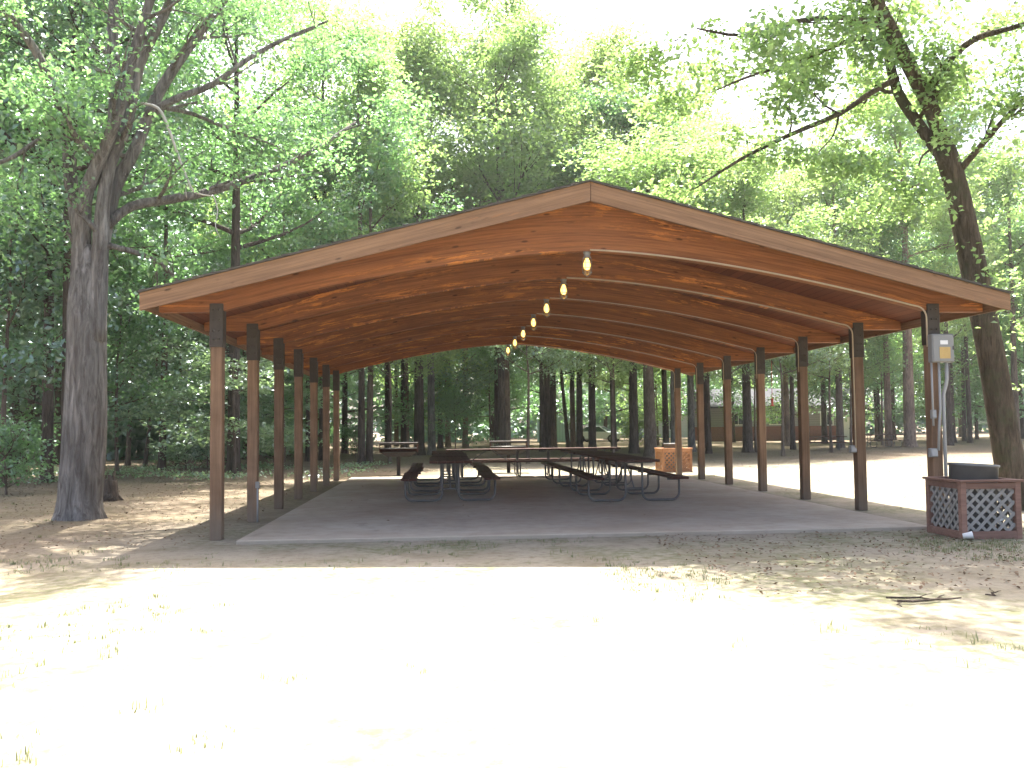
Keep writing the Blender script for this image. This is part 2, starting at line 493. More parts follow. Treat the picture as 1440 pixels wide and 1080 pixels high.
sh = empty('picnic_shelter', (XC, Y1, 0), 0, 'large open timber picnic shelter with arched beams over the concrete pad', 'shelter')
O = Vector((XC, Y1, 0))
for i, y in enumerate(ys):
    ly = y-Y1
    for s in (-1, 1):
        p = MB(); p.box((0, 0, 1.3), (.15, .15, 2.6), bev=.008)
        po = p.build('post', M['post'], sh, (s*HALF, ly, 0))
        b = MB(); b.box((0, 0, 2.73), (.17, .18, .56), bev=.006)
        for zz in (2.55, 2.66, 2.80, 2.93):
            for xx in (-.035, .035):
                b.lathe([(.001, 0), (.014, 0), (.014, .012), (.001, .014)], (xx, -.09, zz), 8, Euler((R(90), 0, 0)))
        b.build('post_bracket', M['dark'], po)
    # arched beam
    us = [-5.5]+[-HALF+(2*HALF)*k/40 for k in range(41)]+[5.5]
    bot = [(u, zb(u) if abs(u) <= HALF else ZB) for u in us]
    top = [(u, zt(u)-TH-.003) for u in (5.5, 0, -5.5)]
    n = len(bot); vs = []; fs = []; uvs = []
    # quads between bottom and top so the grain can follow the arch
    for yy in (ly-.065, ly+.065):
        for (u, z) in bot:
            vs.append((u, yy, z)); uvs.append((u, z-zb(u)+max(0, abs(u)-HALF)*.0))
            tz = max(z+.004, zt(u)-TH-.003); vs.append((u, yy, tz)); uvs.append((u, tz-zb(u)))
    m2 = 2*n
    for k in range(n-1):
        a = 2*k
        fs.append((a, a+2, a+3, a+1)); fs.append((m2+a, m2+a+1, m2+a+3, m2+a+2))
        fs.append((a, m2+a, m2+a+2, a+2)); fs.append((a+1, a+3, m2+a+3, m2+a+1))
    fs.append((0, 1, m2+1, m2)); fs.append((2*n-2, m2+2*n-2, m2+2*n-1, 2*n-1))
    b = MB(); b.add(vs, fs, False, uvs); b.build('arch_beam', M['beam'], sh)
    # conduit along the beam's lower edge to the right-hand post
    cp = [(u, ly-.082, zb(u)+.012) for u in [.06+(HALF-.36)*k/24 for k in range(25)]]
    ue = HALF-.10
    zend = 2.42 if i == 0 else (1.0 if i == 1 else 2.35)
    for k in range(1, 7):
        a = math.pi/2*k/6; r0 = .16
        cp.append((HALF-.26+r0*math.sin(a), ly-.082, zb(HALF-.26)+.012-r0*(1-math.cos(a))))
    cp.append((HALF-.10, ly-.082, zend))
    c = MB(); c.tube(cp, .012 if i < 2 else .008, 8); c.build('conduit', M['conduit'], sh)

# roof: boarded deck, shingles, fascias
YA, YB = YF+.045-Y1, YR-.045-Y1
for s in (-1, 1):
    d = MB(); poly = [(0, zt(0)-TH), (s*EAVE, zt(EAVE)-TH), (s*EAVE, zt(EAVE)-.035), (0, zt(0)-.035)]
    if s > 0: poly = poly[::1]
    d.prism(poly, YA, YB); d.build('roof_deck', M['deck'], sh)
    d = MB(); rr = random.Random(3+s)
    for k in range(26):                        # courses of shingles, each lapping the next, with a ragged cut at the gable
        u0 = EAVE*k/26-.02; u1 = EAVE*(k+1)/26+.035
        if k == 0: u0 = 0
        z0, z1 = zt(u0), zt(u1)
        h0, h1 = .002, .017
        ya, yb = YF-.02-Y1-rr.uniform(0, .018), YR+.02-Y1+rr.uniform(0, .018)
        d.prism([(s*u0, z0-.033), (s*u1, z1-.033), (s*u1, z1-.033+h1+.016), (s*u0, z0-.033+h0+.016)], ya, yb)
    d.build('roof_shingles', M['shingle'], sh)
    for yy, nm in ((YF, 0), (YR-.045, 1)):
        f = MB(); HB = .215; e = EAVE+.03
        vs = []; uvs = []
        for y_ in (yy-Y1, yy-Y1+.045):
            for (u, dz) in ((.004, -.035-HB-.03), (e, -.035-HB), (e, -.035), (.004, -.035)):
                vs.append((s*u, y_, zt(u)+dz)); uvs.append((u*s*1.03+nm*20, dz))
        f.add(vs, [(0, 1, 2, 3), (7, 6, 5, 4), (0, 4, 5, 1), (1, 5, 6, 2), (2, 6, 7, 3), (3, 7, 4, 0)], False, uvs)
        f.build('fascia', M['fascia'], sh)
    f = MB(); u = EAVE+.012; vs = []; uvs = []
    for u_ in (EAVE+.002, EAVE+.03):
        for (y_, z_) in ((YA, -.23), (YB, -.23), (YB, -.036), (YA, -.036)):
            vs.append((s*u_, y_+(.002 if y_ == YA else -.002), zt(EAVE)+z_)); uvs.append((y_, z_))
    f.add(vs, [(0, 1, 2, 3), (7, 6, 5, 4), (0, 4, 5, 1), (1, 5, 6, 2), (2, 6, 7, 3), (3, 7, 4, 0)], False, uvs)
    f.build('eave_board', M['fascia'], sh)

# jar lamps under the crown of each beam
lamp_words = ['caged glass jar lamp under the front arch, largest of the lit row', 'lit jar lamp second in the row behind the front arch',
              'lit jar lamp third from the front under the arches', 'lit jar lamp in the middle of the row of seven',
              'lit jar lamp third from the back of the row', 'lit jar lamp last but one under the rear arches',
              'smallest lit jar lamp, under the rearmost arch over the far tables']
lamp0 = empty('jar_lamp', (XC+.03, ys[0], zb(0)), 0, lamp_words[0], 'lamp', 'jar lamps along the shelter ridge')
a = MB(); a.lathe([(.001, 0), (.05, 0), (.05, -.02), (.042, -.03), (.042, -.065), (.055, -.07), (.055, -.085), (.001, -.085)], n=20); a.build('cap', M['porcelain'], lamp0)
a = MB(); a.lathe([(.045, -.085), (.056, -.10), (.058, -.25), (.05, -.29), (.03, -.315), (.001, -.322)], n=20); a.build('globe', M['globe'], lamp0)
a = MB(); a.lathe([(.001, -.088), (.02, -.09), (.026, -.11), (.044, -.14), (.049, -.18), (.043, -.215), (.02, -.24), (.001, -.246)], n=14); a.build('bulb', M['bulb'], lamp0)
a = MB()
for k in range(6):
    an = math.pi*k/3
    a.tube([(.062*math.cos(an), .062*math.sin(an), z) for z in (-.085, -.18, -.26)]+[(.05*math.cos(an), .05*math.sin(an), -.305), (.0, .0, -.335)], .0035, 5)
for zz in (-.15, -.22, -.28):
    a.tube([(.063*math.cos(t), .063*math.sin(t), zz) for t in [2*math.pi*k/18 for k in range(19)]], .0035, 5)
a.build('cage', M['galv'], lamp0)
for i in range(1, NP):
    l_ = copy_tree(lamp0); l_.location = (XC+.03-.01*i, ys[i], zb(0)); l_['label'] = lamp_words[i]

# electrics on the right front post and outlets
XR = XC+HALF
eb = empty('electrical_box', (XR+.02, Y1-.09, 2.19), 0, 'grey electrical box with yellow notice on the right front post', 'electrical box')
a = MB(); a.box((.03, -.06, .20), (.31, .12, .385), bev=.012); a.build('enclosure', M['boxgrey'], eb)
a = MB(); a.box((.03, -.126, .20), (.285, .012, .36), bev=.004); a.build('door', M['boxgrey'], eb)
a = MB(); a.box((.045, -.134, .135), (.15, .004, .155)); a.build('yellow_notice', M['yellow'], eb)
a = MB(); a.box((.035, -.134, .275), (.105, .004, .055)); a.build('white_label', M['white'], eb)
a = MB(); a.box((.16, -.138, .2), (.018, .016, .05), bev=.003); a.build('latch', M['galv'], eb)
for pts, r in (([(-.10, -.04, .01), (-.10, -.04, -.85)], .014), ([(.0, -.05, .01), (.0, -.05, -.62), (-.02, -.05, -.78), (-.045, -.05, -1.18)], .017),
               ([(.105, -.05, .01), (.105, -.05, -.22), (.095, -.04, -.3), (.06, -.035, -.42), (.055, -.035, -.55), (.055, -.035, -2.18)], .024)):
    a = MB(); a.tube(pts, r, 8); a.build('conduit', M['pvc'], eb)
ob = empty('outlet_box', (XR-.06, Y1-.10, .98), 0, 'grey outlet box low on the right front post', 'outlet box', 'outlet boxes on the right-hand posts')
a = MB(); a.box((-.025, 0, 0), (.115, .07, .12), bev=.01); a.build('housing', M['boxgrey'], ob)
a = MB(); a.box((-.025, -.044, .0), (.085, .018, .095), Euler((R(-8), 0, 0)), bev=.005); a.build('flap', M['pvc'], ob)
for (x, y, z, lb) in ((XR-.05, Y1-.11, 1.5, 'small grey junction box on conduit below the electrical box'),
                      (XR-.105, ys[1]-.03, .98, 'grey outlet box on second right-hand post, before the sunny clearing')):
    o = copy_tree(ob); o.location = (x, y, z); o['label'] = lb
    if 'junction' in lb: o.scale = (.6, .7, 1.)
cl = MB(); cl.tube([(-.0, -.02, .0), (.0, -.02, .52)], .013, 8)
lc = empty('riser_conduit', (XC-HALF+.085, ys[1]-.06, 0), 0, 'short pale conduit at the foot of the second left post', 'conduit')
cl.build('pipe', M['pvc'], lc); a = MB(); a.box((0, -.02, .56), (.06, .05, .1), bev=.006); a.build('outlet_cover', M['boxgrey'], lc)


# ------------------------------------------------------------------ picnic tables (pipe frames, plank tops)
def make_table(L=2.38):
    t = empty('picnic_table')
    a = MB()
    for k in range(5): a.box((-.304+.152*k, 0, .735), (.146, L, .04), bev=.005)
    a.build('tabletop', M['table'], t)
    for s in (-1, 1):
        a = MB()
        for k in (-1, 1): a.box((s*.74+k*.071, 0, .43), (.135, L, .04), bev=.005)
        a.build('bench', M['table'], t)
    for e in (-1, 1):
        y = e*(L/2-.42)
        a = MB()
        for s in (-1, 1):
            pts = [(s*.15, y, .70), (s*.15, y, .16)]
            for k in range(1, 6):
                an = math.pi/2*k/5; pts.append((s*(.15+.13*(1-math.cos(an))), y, .16-.13*math.sin(an)))
            pts.append((s*.68, y, .03))
            for k in range(1, 6):
                an = math.pi/2*k/5; pts.append((s*(.68+.13*math.sin(an)), y, .03+.13*(1-math.cos(an))))
            pts.append((s*.81, y, .405))
            a.tube(pts, .021, 8)
            a.tube([(s*.81, y, .395), (s*.60, y, .395)], .018, 6)
        a.tube([(-.15, y, .24), (.15, y, .24)], .016, 6)
        a.tube([(-.33, y, .70), (.33, y, .70)], .018, 6)
        a.build('pipe_leg', M['galv'], t)
        a = MB(); a.tube([(0, y, .25), (0, e*.1, .70)], .014, 6); a.build('brace', M['galv'], t)
    return t


tb = make_table(); rowL, rowR = .17, 3.42
tab_words = ['brown plank picnic table nearest the front in the left row', 'brown picnic table in the middle of the left row', 'brown picnic table at the back of the left row',
             'brown plank picnic table nearest the front in the right row', 'brown picnic table in the middle of the right row', 'brown picnic table at the back of the right row',
             'long brown table set crosswise behind the left row', 'long brown table set crosswise behind the right row',
             'pale-topped picnic table under trees beyond the sunny clearing', 'small far picnic table near the brick house']
spots = [(rowL, 17.0, .01), (rowL+.03, 19.55, -.012), (rowL, 22.1, .01), (rowR, 16.35, -.01), (rowR+.03, 18.9, .012), (rowR, 21.4, -.008),
         (1.35, 24.55, R(90.5)), (3.75, 24.5, R(89)), (20.1, 45.5, R(70)), (25.6, 50., R(95))]
for i, (x, y, a_) in enumerate(spots):
    o = tb if i == 0 else copy_tree(tb)
    o.location = (x, y, .05 if i < 8 else 0.); o.rotation_euler = (0, 0, a_)
    tag(o, tab_words[i], 'picnic table', 'picnic tables under the shelter roof' if i < 8 else 'picnic tables beyond the clearing')


# ------------------------------------------------------------------ pedestal grills
def make_grill():
    g = empty('park_grill')
    a = MB(); a.box((0, 0, .30), (.11, .11, .60), bev=.01); a.build('pedestal', M['iron'], g)
    a = MB()                                     # fire tray with sloped sides
    top = [(-.56, -.28, .70), (.56, -.28, .70), (.56, .28, .70), (-.56, .28, .70)]
    bt = [(-.34, -.20, .56), (.34, -.20, .56), (.34, .20, .56), (-.34, .20, .56)]
    a.add(top+bt, [(4, 5, 1, 0), (5, 6, 2, 1), (6, 7, 3, 2), (7, 4, 0, 3), (7, 6, 5, 4)])
    a.build('fire_tray', M['iron'], g)
    a = MB()
    for s in (-1, 1): a.box((s*.56, 0, .82), (.02, .56, .26))
    a.box((0, .28, .745), (1.1, .015, .09)); a.build('side_plate', M['rust'], g)
    a = MB()
    for k in range(13): a.tube([(-.55+.0917*k, -.27, .80), (-.55+.0917*k, .27, .80)], .008, 5)
    for s in (-1, 1): a.tube([(-.56, s*.27, .80), (.56, s*.27, .80)], .01, 5)
    a.build('grate', M['bright'], g)
    a = MB(); a.box((0, .0, .965), (1.16, .6, .025), bev=.004); a.box((0, -.28, .935), (1.12, .02, .05)); a.box((0, .28, .935), (1.12, .02, .05))
    a.build('lid', M['iron'], g)
    return g


g1 = make_grill(); g1.location = (-1.25, 26.9, 0); g1.rotation_euler = (0, 0, .06)
tag(g1, 'wide iron park grill behind the left row of tables', 'grill', 'park grills behind the pad')
g2 = copy_tree(g1); g2.location = (2.1, 27.5, 0); g2.rotation_euler = (0, 0, -.05)
tag(g2, 'wide iron park grill behind the crosswise table, between the rows', 'grill', 'park grills behind the pad')


# ------------------------------------------------------------------ lattice bin surrounds
def make_bin(W, D, H, trim, lat):
    b = empty('bin_surround')
    for sx in (-1, 1):
        for sy in (-1, 1):
            a = MB(); a.box((0, 0, H/2), (.07, .07, H), bev=.004); a.build('corner_post', M[trim], b, (sx*(W/2-.035), sy*(D/2-.035), 0))
    a = MB(); w = .075
    a.box((0, -D/2+.02, H+.012), (W+.05, .09, .028), bev=.004); a.box((0, D/2-.02, H+.012), (W+.05, .09, .028), bev=.004)
    a.box((-W/2+.02, 0, H+.0105), (.09, D-.135, .028), bev=.004); a.box((W/2-.02, 0, H+.0105), (.09, D-.135, .028), bev=.004)
    a.build('top_rail', M[trim], b)
    for nm, z, h in (('bottom_rail', .05, .09), ('upper_rail', H-.045, .07)):
        a = MB()
        for s in (-1, 1):
            a.box((0, s*(D/2-.02), z), (W-.14, .03, h)); a.box((s*(W/2-.02), 0, z), (.03, D-.14, h))
        a.build(nm, M[trim], b)

    def panel(w, h):
        a = MB(); st = .132
        for sgn, off in ((1, 0), (-1, .007)):
            k = -w-h
            while k < w+h:
                # slat line: z = sgn*(x-k)
                p = []
                for x in (-w/2, w/2):
                    z = sgn*(x-k)
                    if 0 <= z <= h: p.append((x, z))
                for z in (0, h):
                    x = k+sgn*z
                    if -w/2 < x < w/2: p.append((x, z))
                if len(p) >= 2:
                    p = sorted(p)[0], sorted(p)[-1]
                    if abs(p[0][0]-p[1][0]) > .03:
                        a.beam((p[0][0], off, p[0][1]), (p[1][0], off, p[1][1]), .007, .034, (0, 1, 0)) if False else \
                            a.beam((p[0][0], off, p[0][1]), (p[1][0], off, p[1][1]), .0068, .036)
                k += st
        return a
    for ang, w, d in ((0, W, D), (math.pi, W, D), (math.pi/2, D, W), (-math.pi/2, D, W)):
        a = panel(w-.14, H-.17)
        o = a.build('lattice_panel', M[lat], b); o.rotation_euler = (0, 0, ang)
        o.location = Vector((math.sin(ang)*(d/2-.028), -math.cos(ang)*(d/2-.028), .093))
    return b


b1 = make_bin(.74, .80, .675, 'rail', 'lattice'); b1.location = (6.50, 10.48, 0); b1.rotation_euler = (0, 0, -.02)
tag(b1, 'red-brown trimmed grey lattice bin surround beside right front post', 'bin surround', 'lattice bin surrounds')
b2 = make_bin(.92, .8, .69, 'tan', 'tan'); b2.location = (7.06, 26.6, 0); b2.rotation_euler = (0, 0, .03)
tag(b2, 'tan wooden lattice bin surround behind the far right post', 'bin surround', 'lattice bin surrounds')


def make_can(h, r, tilt=0.):
    c = empty('trash_can')
    a = MB(); a.lathe([(.001, .03), (r*.86, .03), (r*.9, .05), (r*.93, h*.3), (r*.945, h*.31), (r*.955, h*.6), (r*.97, h*.61), (r, h-.02), (r+.012, h-.015), (r+.016, h), (r+.008, h+.012), (r-.012, h), (r-.016, h-.04), (r*.86, .06), (.001, .06)], n=36)
    a.build('body', M['can'], c)
    a = MB(); a.tube([((r+.004)*math.cos(t), (r+.004)*math.sin(t), h+.004) for t in [2*math.pi*k/36 for k in range(37)]], .011, 6)
    a.build('rim', M['can'], c)
    return c


c1 = make_can(.86, .275); c1.location = (6.50, 10.50, 0); c1.rotation_euler = (R(.5), R(3.0), 0)
tag(c1, 'dull grey steel trash can tilting inside the near lattice surround', 'trash can', 'trash cans in lattice surrounds')
c2 = copy_tree(c1); c2.location = (7.05, 26.6, -.02); c2.rotation_euler = (0, 0, 0)
tag(c2, 'grey trash can standing in the far tan lattice surround', 'trash can', 'trash cans in lattice surrounds')
# litter
a = MB(); a.lathe([(.001, 0), (.030, 0), (.042, .10), (.045, .105), (.040, .10), (.028, .006), (.001, .006)], n=16, rot=Euler((R(80), 0, R(70))))
cupo = a.build('paper_cup', M['white'], None, gnd(1352, 759)+Vector((0, -.03, .045))); tag(cupo, 'crumpled white paper cup lying at the near bin surround corner', 'cup')
a = MB(); rr = random.Random(4)
pts = [(rr.uniform(-.07, .07), rr.uniform(-.02, .02), rr.uniform(-.06, .06)) for _ in range(10)]
a.add(pts, [(0, 1, 2), (2, 1, 3), (3, 4, 5), (5, 4, 6), (6, 7, 8), (8, 7, 9), (0, 3, 6), (2, 5, 9)])
o = a.build('paper_scrap', M['white'], None, (6.64, 10.15, .24)); tag(o, 'torn white paper caught behind the near lattice front panel', 'paper')


# ------------------------------------------------------------------ vegetation
def leaf_mesh(name, C, size, tilt=.75, drop=0., rng=RNG, width=.62):
    C = np.asarray(C, dtype=np.float64); n = len(C)
    s = (size*rng.uniform(.65, 1.3, n))[:, None] if np.isscalar(size) else np.asarray(size)[:, None]
    nn = rng.normal(size=(n, 3))*tilt+np.array([0, 0, 1.]); nn /= np.linalg.norm(nn, axis=1)[:, None]
    t = rng.normal(size=(n, 3)); t[:, 2] -= drop
    t -= nn*(t*nn).sum(1)[:, None]; t /= np.linalg.norm(t, axis=1)[:, None]+1e-9
    b = np.cross(nn, t)
    V = np.empty((n, 4, 3))
    V[:, 0] = C-t*s*.5; V[:, 2] = C+t*s*.5-nn*s*.08
    V[:, 1] = C-t*s*.05+b*s*width*.5+nn*s*.10; V[:, 3] = C-t*s*.05-b*s*width*.5+nn*s*.10
    me = bpy.data.meshes.new(name)
    me.vertices.add(4*n); me.vertices.foreach_set('co', V.reshape(-1))
    idx = np.arange(n)[:, None]*4+np.array([0, 3, 2, 0, 2, 1])[None]
    me.loops.add(6*n); me.loops.foreach_set('vertex_index', idx.reshape(-1).astype(np.int32))
    me.polygons.add(2*n); me.polygons.foreach_set('loop_start', (np.arange(2*n)*3).astype(np.int32))
    me.update(calc_edges=True)
    return me


def clump(centres, radii, per, rng=RNG, flat=.55, shell=.35):
    """leaf positions in flattened clumps round the given centres"""
    out = []
    for c, r in zip(centres, radii):
        k = max(3, int(per*rng.uniform(.7, 1.3)))
        d = rng.normal(size=(k, 3)); d /= np.linalg.norm(d, axis=1)[:, None]
        rad = rng.uniform(shell, 1., k)**.6
        p = d*rad[:, None]*r; p[:, 2] *= flat
        p[:, 2] -= (p[:, 0]**2+p[:, 1]**2)/(r*3.2)
        out.append(p+np.asarray(c))
    return np.concatenate(out)


def grow(mb, p, d, L, r, depth, rng, tips, up=.25, wander=.35, sides=6, nseg=4):
    pts = [Vector(p)]; rad = [r]; d = Vector(d).normalized(); dirs = [d.copy()]
    for k in range(nseg):
        d = (d+Vector((rng.uniform(-1, 1), rng.uniform(-1, 1), rng.uniform(-.7, .7)))*wander*.5+Vector((0, 0, up*.3))).normalized()
        pts.append(pts[-1]+d*(L/nseg)); rad.append(r*(1-.75*(k+1)/nseg)); dirs.append(d.copy())
    mb.tube(pts, rad, sides, False)
    if depth > 0:
        for k in range(1, nseg+1):
            for _ in range(rng.choice((1, 1, 2))):
                dd = (dirs[k]+Vector((rng.uniform(-1, 1), rng.uniform(-1, 1), rng.uniform(-.45, .6)))*.95).normalized()
                grow(mb, pts[k], dd, L*rng.uniform(.42, .62), max(.008, rad[k]*.6), depth-1, rng, tips, up, wander, 5, 3)
    for k in range(max(1, nseg//2), nseg+1): tips.append(pts[k])


def trunk_path(h, lean, rng, n=9, wob=.10):
    pts = []; x = y = 0.
    for k in range(n):
        f = k/(n-1)
        pts.append(Vector((lean[0]*f*h+wob*math.sin(f*5+rng.uniform(-.3, .3))*f, lean[1]*f*h+wob*math.cos(f*4+1)*f, h*f)))
    return pts


def tree_meshes(seed, H, r, cb, cr, leafn, lsize, tilt=.75, lean=(0, 0), nlimb=12, tier=False, flat=.55, drop=.2):
    """trunk-and-limb mesh and crown mesh of one woodland tree (base at the origin)"""
    rng = random.Random(seed); nrg = np.random.default_rng(seed)
    mb = MB(); tp = trunk_path(H*.93, lean, rng, 11)
    rad = [r*(1.35 if k == 0 else 1.)*(1-.9*(k/10)**1.2) for k in range(11)]
    tp.insert(1, tp[0]*.96+tp[1]*.04+Vector((0, 0, .25))); rad.insert(1, r*1.05)
    mb.tube(tp, rad, 10, False, .05, rng)
    tips = []
    for k in range(nlimb):
        f = cb/H+(1-cb/H)*(k+rng.uniform(.1, .8))/nlimb*.92
        i = min(len(tp)-2, int(f/.93*10)+1); p = tp[i].lerp(tp[i+1], rng.random()*.8)
        a = k*2.4+rng.uniform(-.5, .5)
        ff = (f-cb/H)/(1-cb/H)
        L = cr*(1.05-.62*ff)*rng.uniform(.7, 1.1)
        el = .05 if tier else .15+.75*ff+rng.uniform(-.2, .2)
        grow(mb, p, (math.cos(a), math.sin(a), el), L, max(.02, r*.42*(1-.7*ff)), 1, rng, tips, 0. if tier else .3)
    tips.append(tp[-1])
    C = np.array([tuple(t) for t in tips])
    C = C+nrg.normal(size=C.shape)*.25*np.array([1, 1, .5])
    rr = nrg.uniform(.55, 1.15, len(C))*(cr/4.)*1.05
    P = clump(C, rr, leafn/len(C), nrg, flat if not tier else .22)
    tm = mb.mesh('trunk'); cm = leaf_mesh('crown', P, lsize, tilt, drop, nrg)
    return tm, cm


def place_tree(name, meshes, loc, rz, s, bark, leaf, label, cat='tree', group=None, tilt=(0, 0), sz=1.):
    t = empty(name, loc, rz, label, cat, group); t.scale = (s, s, s*sz); t.rotation_euler = (tilt[0], tilt[1], rz)
    for nm, me, mt in (('trunk', meshes[0], bark), ('crown', meshes[1], leaf)):
        o = bpy.data.objects.new(nm, me); col.objects.link(o); o.parent = t
        if not me.materials: me.materials.append(M[mt])
        o.material_slots[0].link = 'OBJECT'; o.material_slots[0].material = M[mt]
    return t


VAR = {
    'broad': tree_meshes(21, 17, .15, 4.6, 5.2, 27000, .16, nlimb=15),
    'tall': tree_meshes(22, 20, .23, 7.0, 4.4, 23000, .16, nlimb=15),
    'slim': tree_meshes(23, 15, .13, 4.0, 3.2, 15000, .15, nlimb=12),
    'low': tree_meshes(24, 13, .125, 2.2, 4.4, 22000, .155, nlimb=15),
    'sapl': tree_meshes(25, 5.2, .05, 1.0, 2.0, 5600, .12, nlimb=11),
    'tier': tree_meshes(26, 5.0, .06, 1.1, 2.5, 5200, .14, .45, nlimb=9, tier=True),
    'pole': tree_meshes(27, 22, .21, 9.5, 3.6, 14000, .17, nlimb=13),
    'umbr': tree_meshes(29, 6.6, .07, 3.0, 2.7, 7200, .13, nlimb=11),
    'shrub': tree_meshes(28, 1.5, .025, .15, 1.1, 2200, .11, nlimb=10),
}

# --- the woods: (px, base py or None, depth Y or None, kind, scale, bark, leaf, label)
def at_px(px, Y):
    d = ray(px, 600); return Vector((d[0]*Y/d[1], Y, 0))


rw = random.Random(5)
named = [
    # left of the shelter
    (30, 31, 'slim', 1.0, 'bark_dark', 'leaf_deep', 'dark slender tree leaning at the left edge of the woods', (.0, .12)),
    (98, 23.5, 'tall', .95, 'bark_dark', 'leaf_deep', 'dark straight tree rising just behind the big grey forked tree', (0, 0)),
    (180, 38, 'slim', .8, 'bark', 'leaf_deep', 'thin brown tree in dark woods, just right of big grey forked tree', (0, .03)),
    (204, 36, 'slim', .62, 'bark', 'leaf_deep', 'thin leaning sapling trunk second right of the big grey forked tree', (0, .10)),
    (228, 33, 'slim', 1.05, 'bark', 'leaf_oak', 'slim pale-brown tree midway between grey forked tree and shelter', (0, .01)),
    (345, 44, 'low', 1.05, 'bark_dark', 'leaf_oak', 'bushy tree seen between the first two left posts', (0, 0)),
    # seen through the shelter, left to right
    (434, 40, 'slim', 1.1, 'bark_dark', 'leaf_oak', 'slim dark tree seen between the fourth and fifth left posts', (0, 0)),
    (508, 36, 'slim', 1.15, 'bark_dark', 'leaf_oak', 'left one of two close dark trunks right of the left posts', (0, 0)),
    (519, 37, 'slim', 1.1, 'bark', 'leaf_maple', 'right one of two close dark trunks right of the left posts', (0, .01)),
    (545, 52, 'tall', .8, 'bark_dark', 'leaf_oak', 'dark trunk standing above the left grill', (0, 0)),
    (571, 55, 'pole', .9, 'bark_pine', 'leaf_maple', 'brown trunk behind right end of the left grill', (0, 0)),
    (586, 60, 'pole', .95, 'bark_pine', 'leaf_oak', 'brown trunk between the left grill and the pale trunk', (0, 0)),
    (607, 47, 'pole', 1.0, 'bark_pale', 'leaf_maple', 'pale grey straight trunk rising left of the left table row', (0, 0)),
    (630, 66, 'pole', .95, 'bark_pine', 'leaf_oak', 'left trunk of the brown pair above the left table row', (0, -.01)),
    (654, 64, 'pole', .95, 'bark_pine', 'leaf_maple', 'right trunk of the brown pair above the left table row', (0, .01)),
    (699, 58, 'tall', .9, 'bark_dark', 'leaf_oak', 'dark trunk touching the thick grey-brown one above the middle grill', (0, 0)),
    (712, 50, 'pole', 1.25, 'bark_pine', 'leaf_maple', 'thick grey-brown straight trunk above the middle grill', (0, 0)),
    (762, 51, 'slim', 1.2, 'bark_dark', 'leaf_maple', 'straight dark trunk left of the pale blue shed', (0, 0)),
    (799, 56, 'slim', 1.0, 'bark_dark', 'leaf_oak', 'thin dark trunk in front of the pale blue shed', (0, -.09)),
    (815, 54, 'tall', .95, 'bark_dark', 'leaf_maple', 'dark trunk between the blue shed and the silver car', (0, 0)),
    (863, 50, 'slim', 1.3, 'bark_dark', 'leaf_fresh', 'dark trunk just right of the silver car', (0, 0)),
    (887, 58, 'slim', 1.1, 'bark', 'leaf_fresh', 'slim trunk between the silver car and the thick dark trunk', (0, 0)),
    (914, 40, 'tall', 1.25, 'bark', 'leaf_maple', 'thick dark trunk left of the far tan bin surround', (0, 0)),
    (936, 58, 'tall', .95, 'bark_dark', 'leaf_oak', 'dark trunk behind the left end of far tan bin surround', (0, 0)),
    (947, 45, 'pole', .75, 'bark_pale', 'leaf_fresh', 'thin pale trunk beside the last right post', (0, 0)),
    (972, 46, 'pole', .95, 'bark_pale', 'leaf_fresh', 'pale trunk between the last two right posts', (0, 0)),
    # right of the shelter
    (1051, 44, 'tall', 1.1, 'bark_dark', 'leaf_maple', 'dark stout trunk between the fourth and fifth right posts from the front', (0, 0)),
    (1106, 56, 'pole', 1.0, 'bark_pine', 'leaf_maple', 'brown trunk by the pale-topped far picnic table', (0, 0)),
    (1159, 62, 'tall', .9, 'bark_dark', 'leaf_oak', 'dark trunk standing before the brick house', (0, 0)),
    (1181, 50, 'tall', .95, 'bark', 'leaf_maple', 'grey-brown trunk right of the brick house window', (0, 0)),
    (1249, 52, 'tall', .95, 'bark_pine', 'leaf_oak', 'short-looking brown trunk left of the tall reddish trunk beyond clearing', (0, 0)),
    (1279, 50, 'pole', 1.6, 'bark_pine', 'leaf_maple', 'thick tall reddish trunk beyond the sunny clearing', (0, 0)),
    (1236, 66, 'slim', 1.2, 'bark_dark', 'leaf_oak', 'thin dark trunk behind the second right post, beyond clearing', (0, 0)),
    (1337, 60, 'tall', 1.3, 'bark_dark', 'leaf_deep', 'dark broad trunk right of the electrical box conduits', (0, 0)),
    (1356, 64, 'slim', 1.2, 'bark_dark', 'leaf_oak', 'thin dark trunk left of the big leaning tree', (0, 0)),
    (1373, 70, 'slim', 1.1, 'bark_dark', 'leaf_maple', 'thinnest far trunk left of the big leaning tree', (0, 0)),
    (1429, 55, 'tall', 1.0, 'bark', 'leaf_maple', 'far trunk at the right edge behind the big leaning tree', (0, 0)),
]
SHORT = {914: .6, 1051: .72, 1279: .62, 1106: .85, 1159: .85, 887: .8, 863: .8, 936: .8, 972: .85, 947: .9, 815: .85}
for px, Y, kind, s, bk, lf, lb, tl in named:
    place_tree('pine_tree' if kind == 'pole' and 'pine' in bk else 'broadleaf_tree', VAR[kind], at_px(px, Y), rw.uniform(0, 6.28) if tl == (0, 0) else 0, s, bk, lf, lb, 'tree', 'trees in the woods round the shelter', tl, SHORT.get(px, 1.))

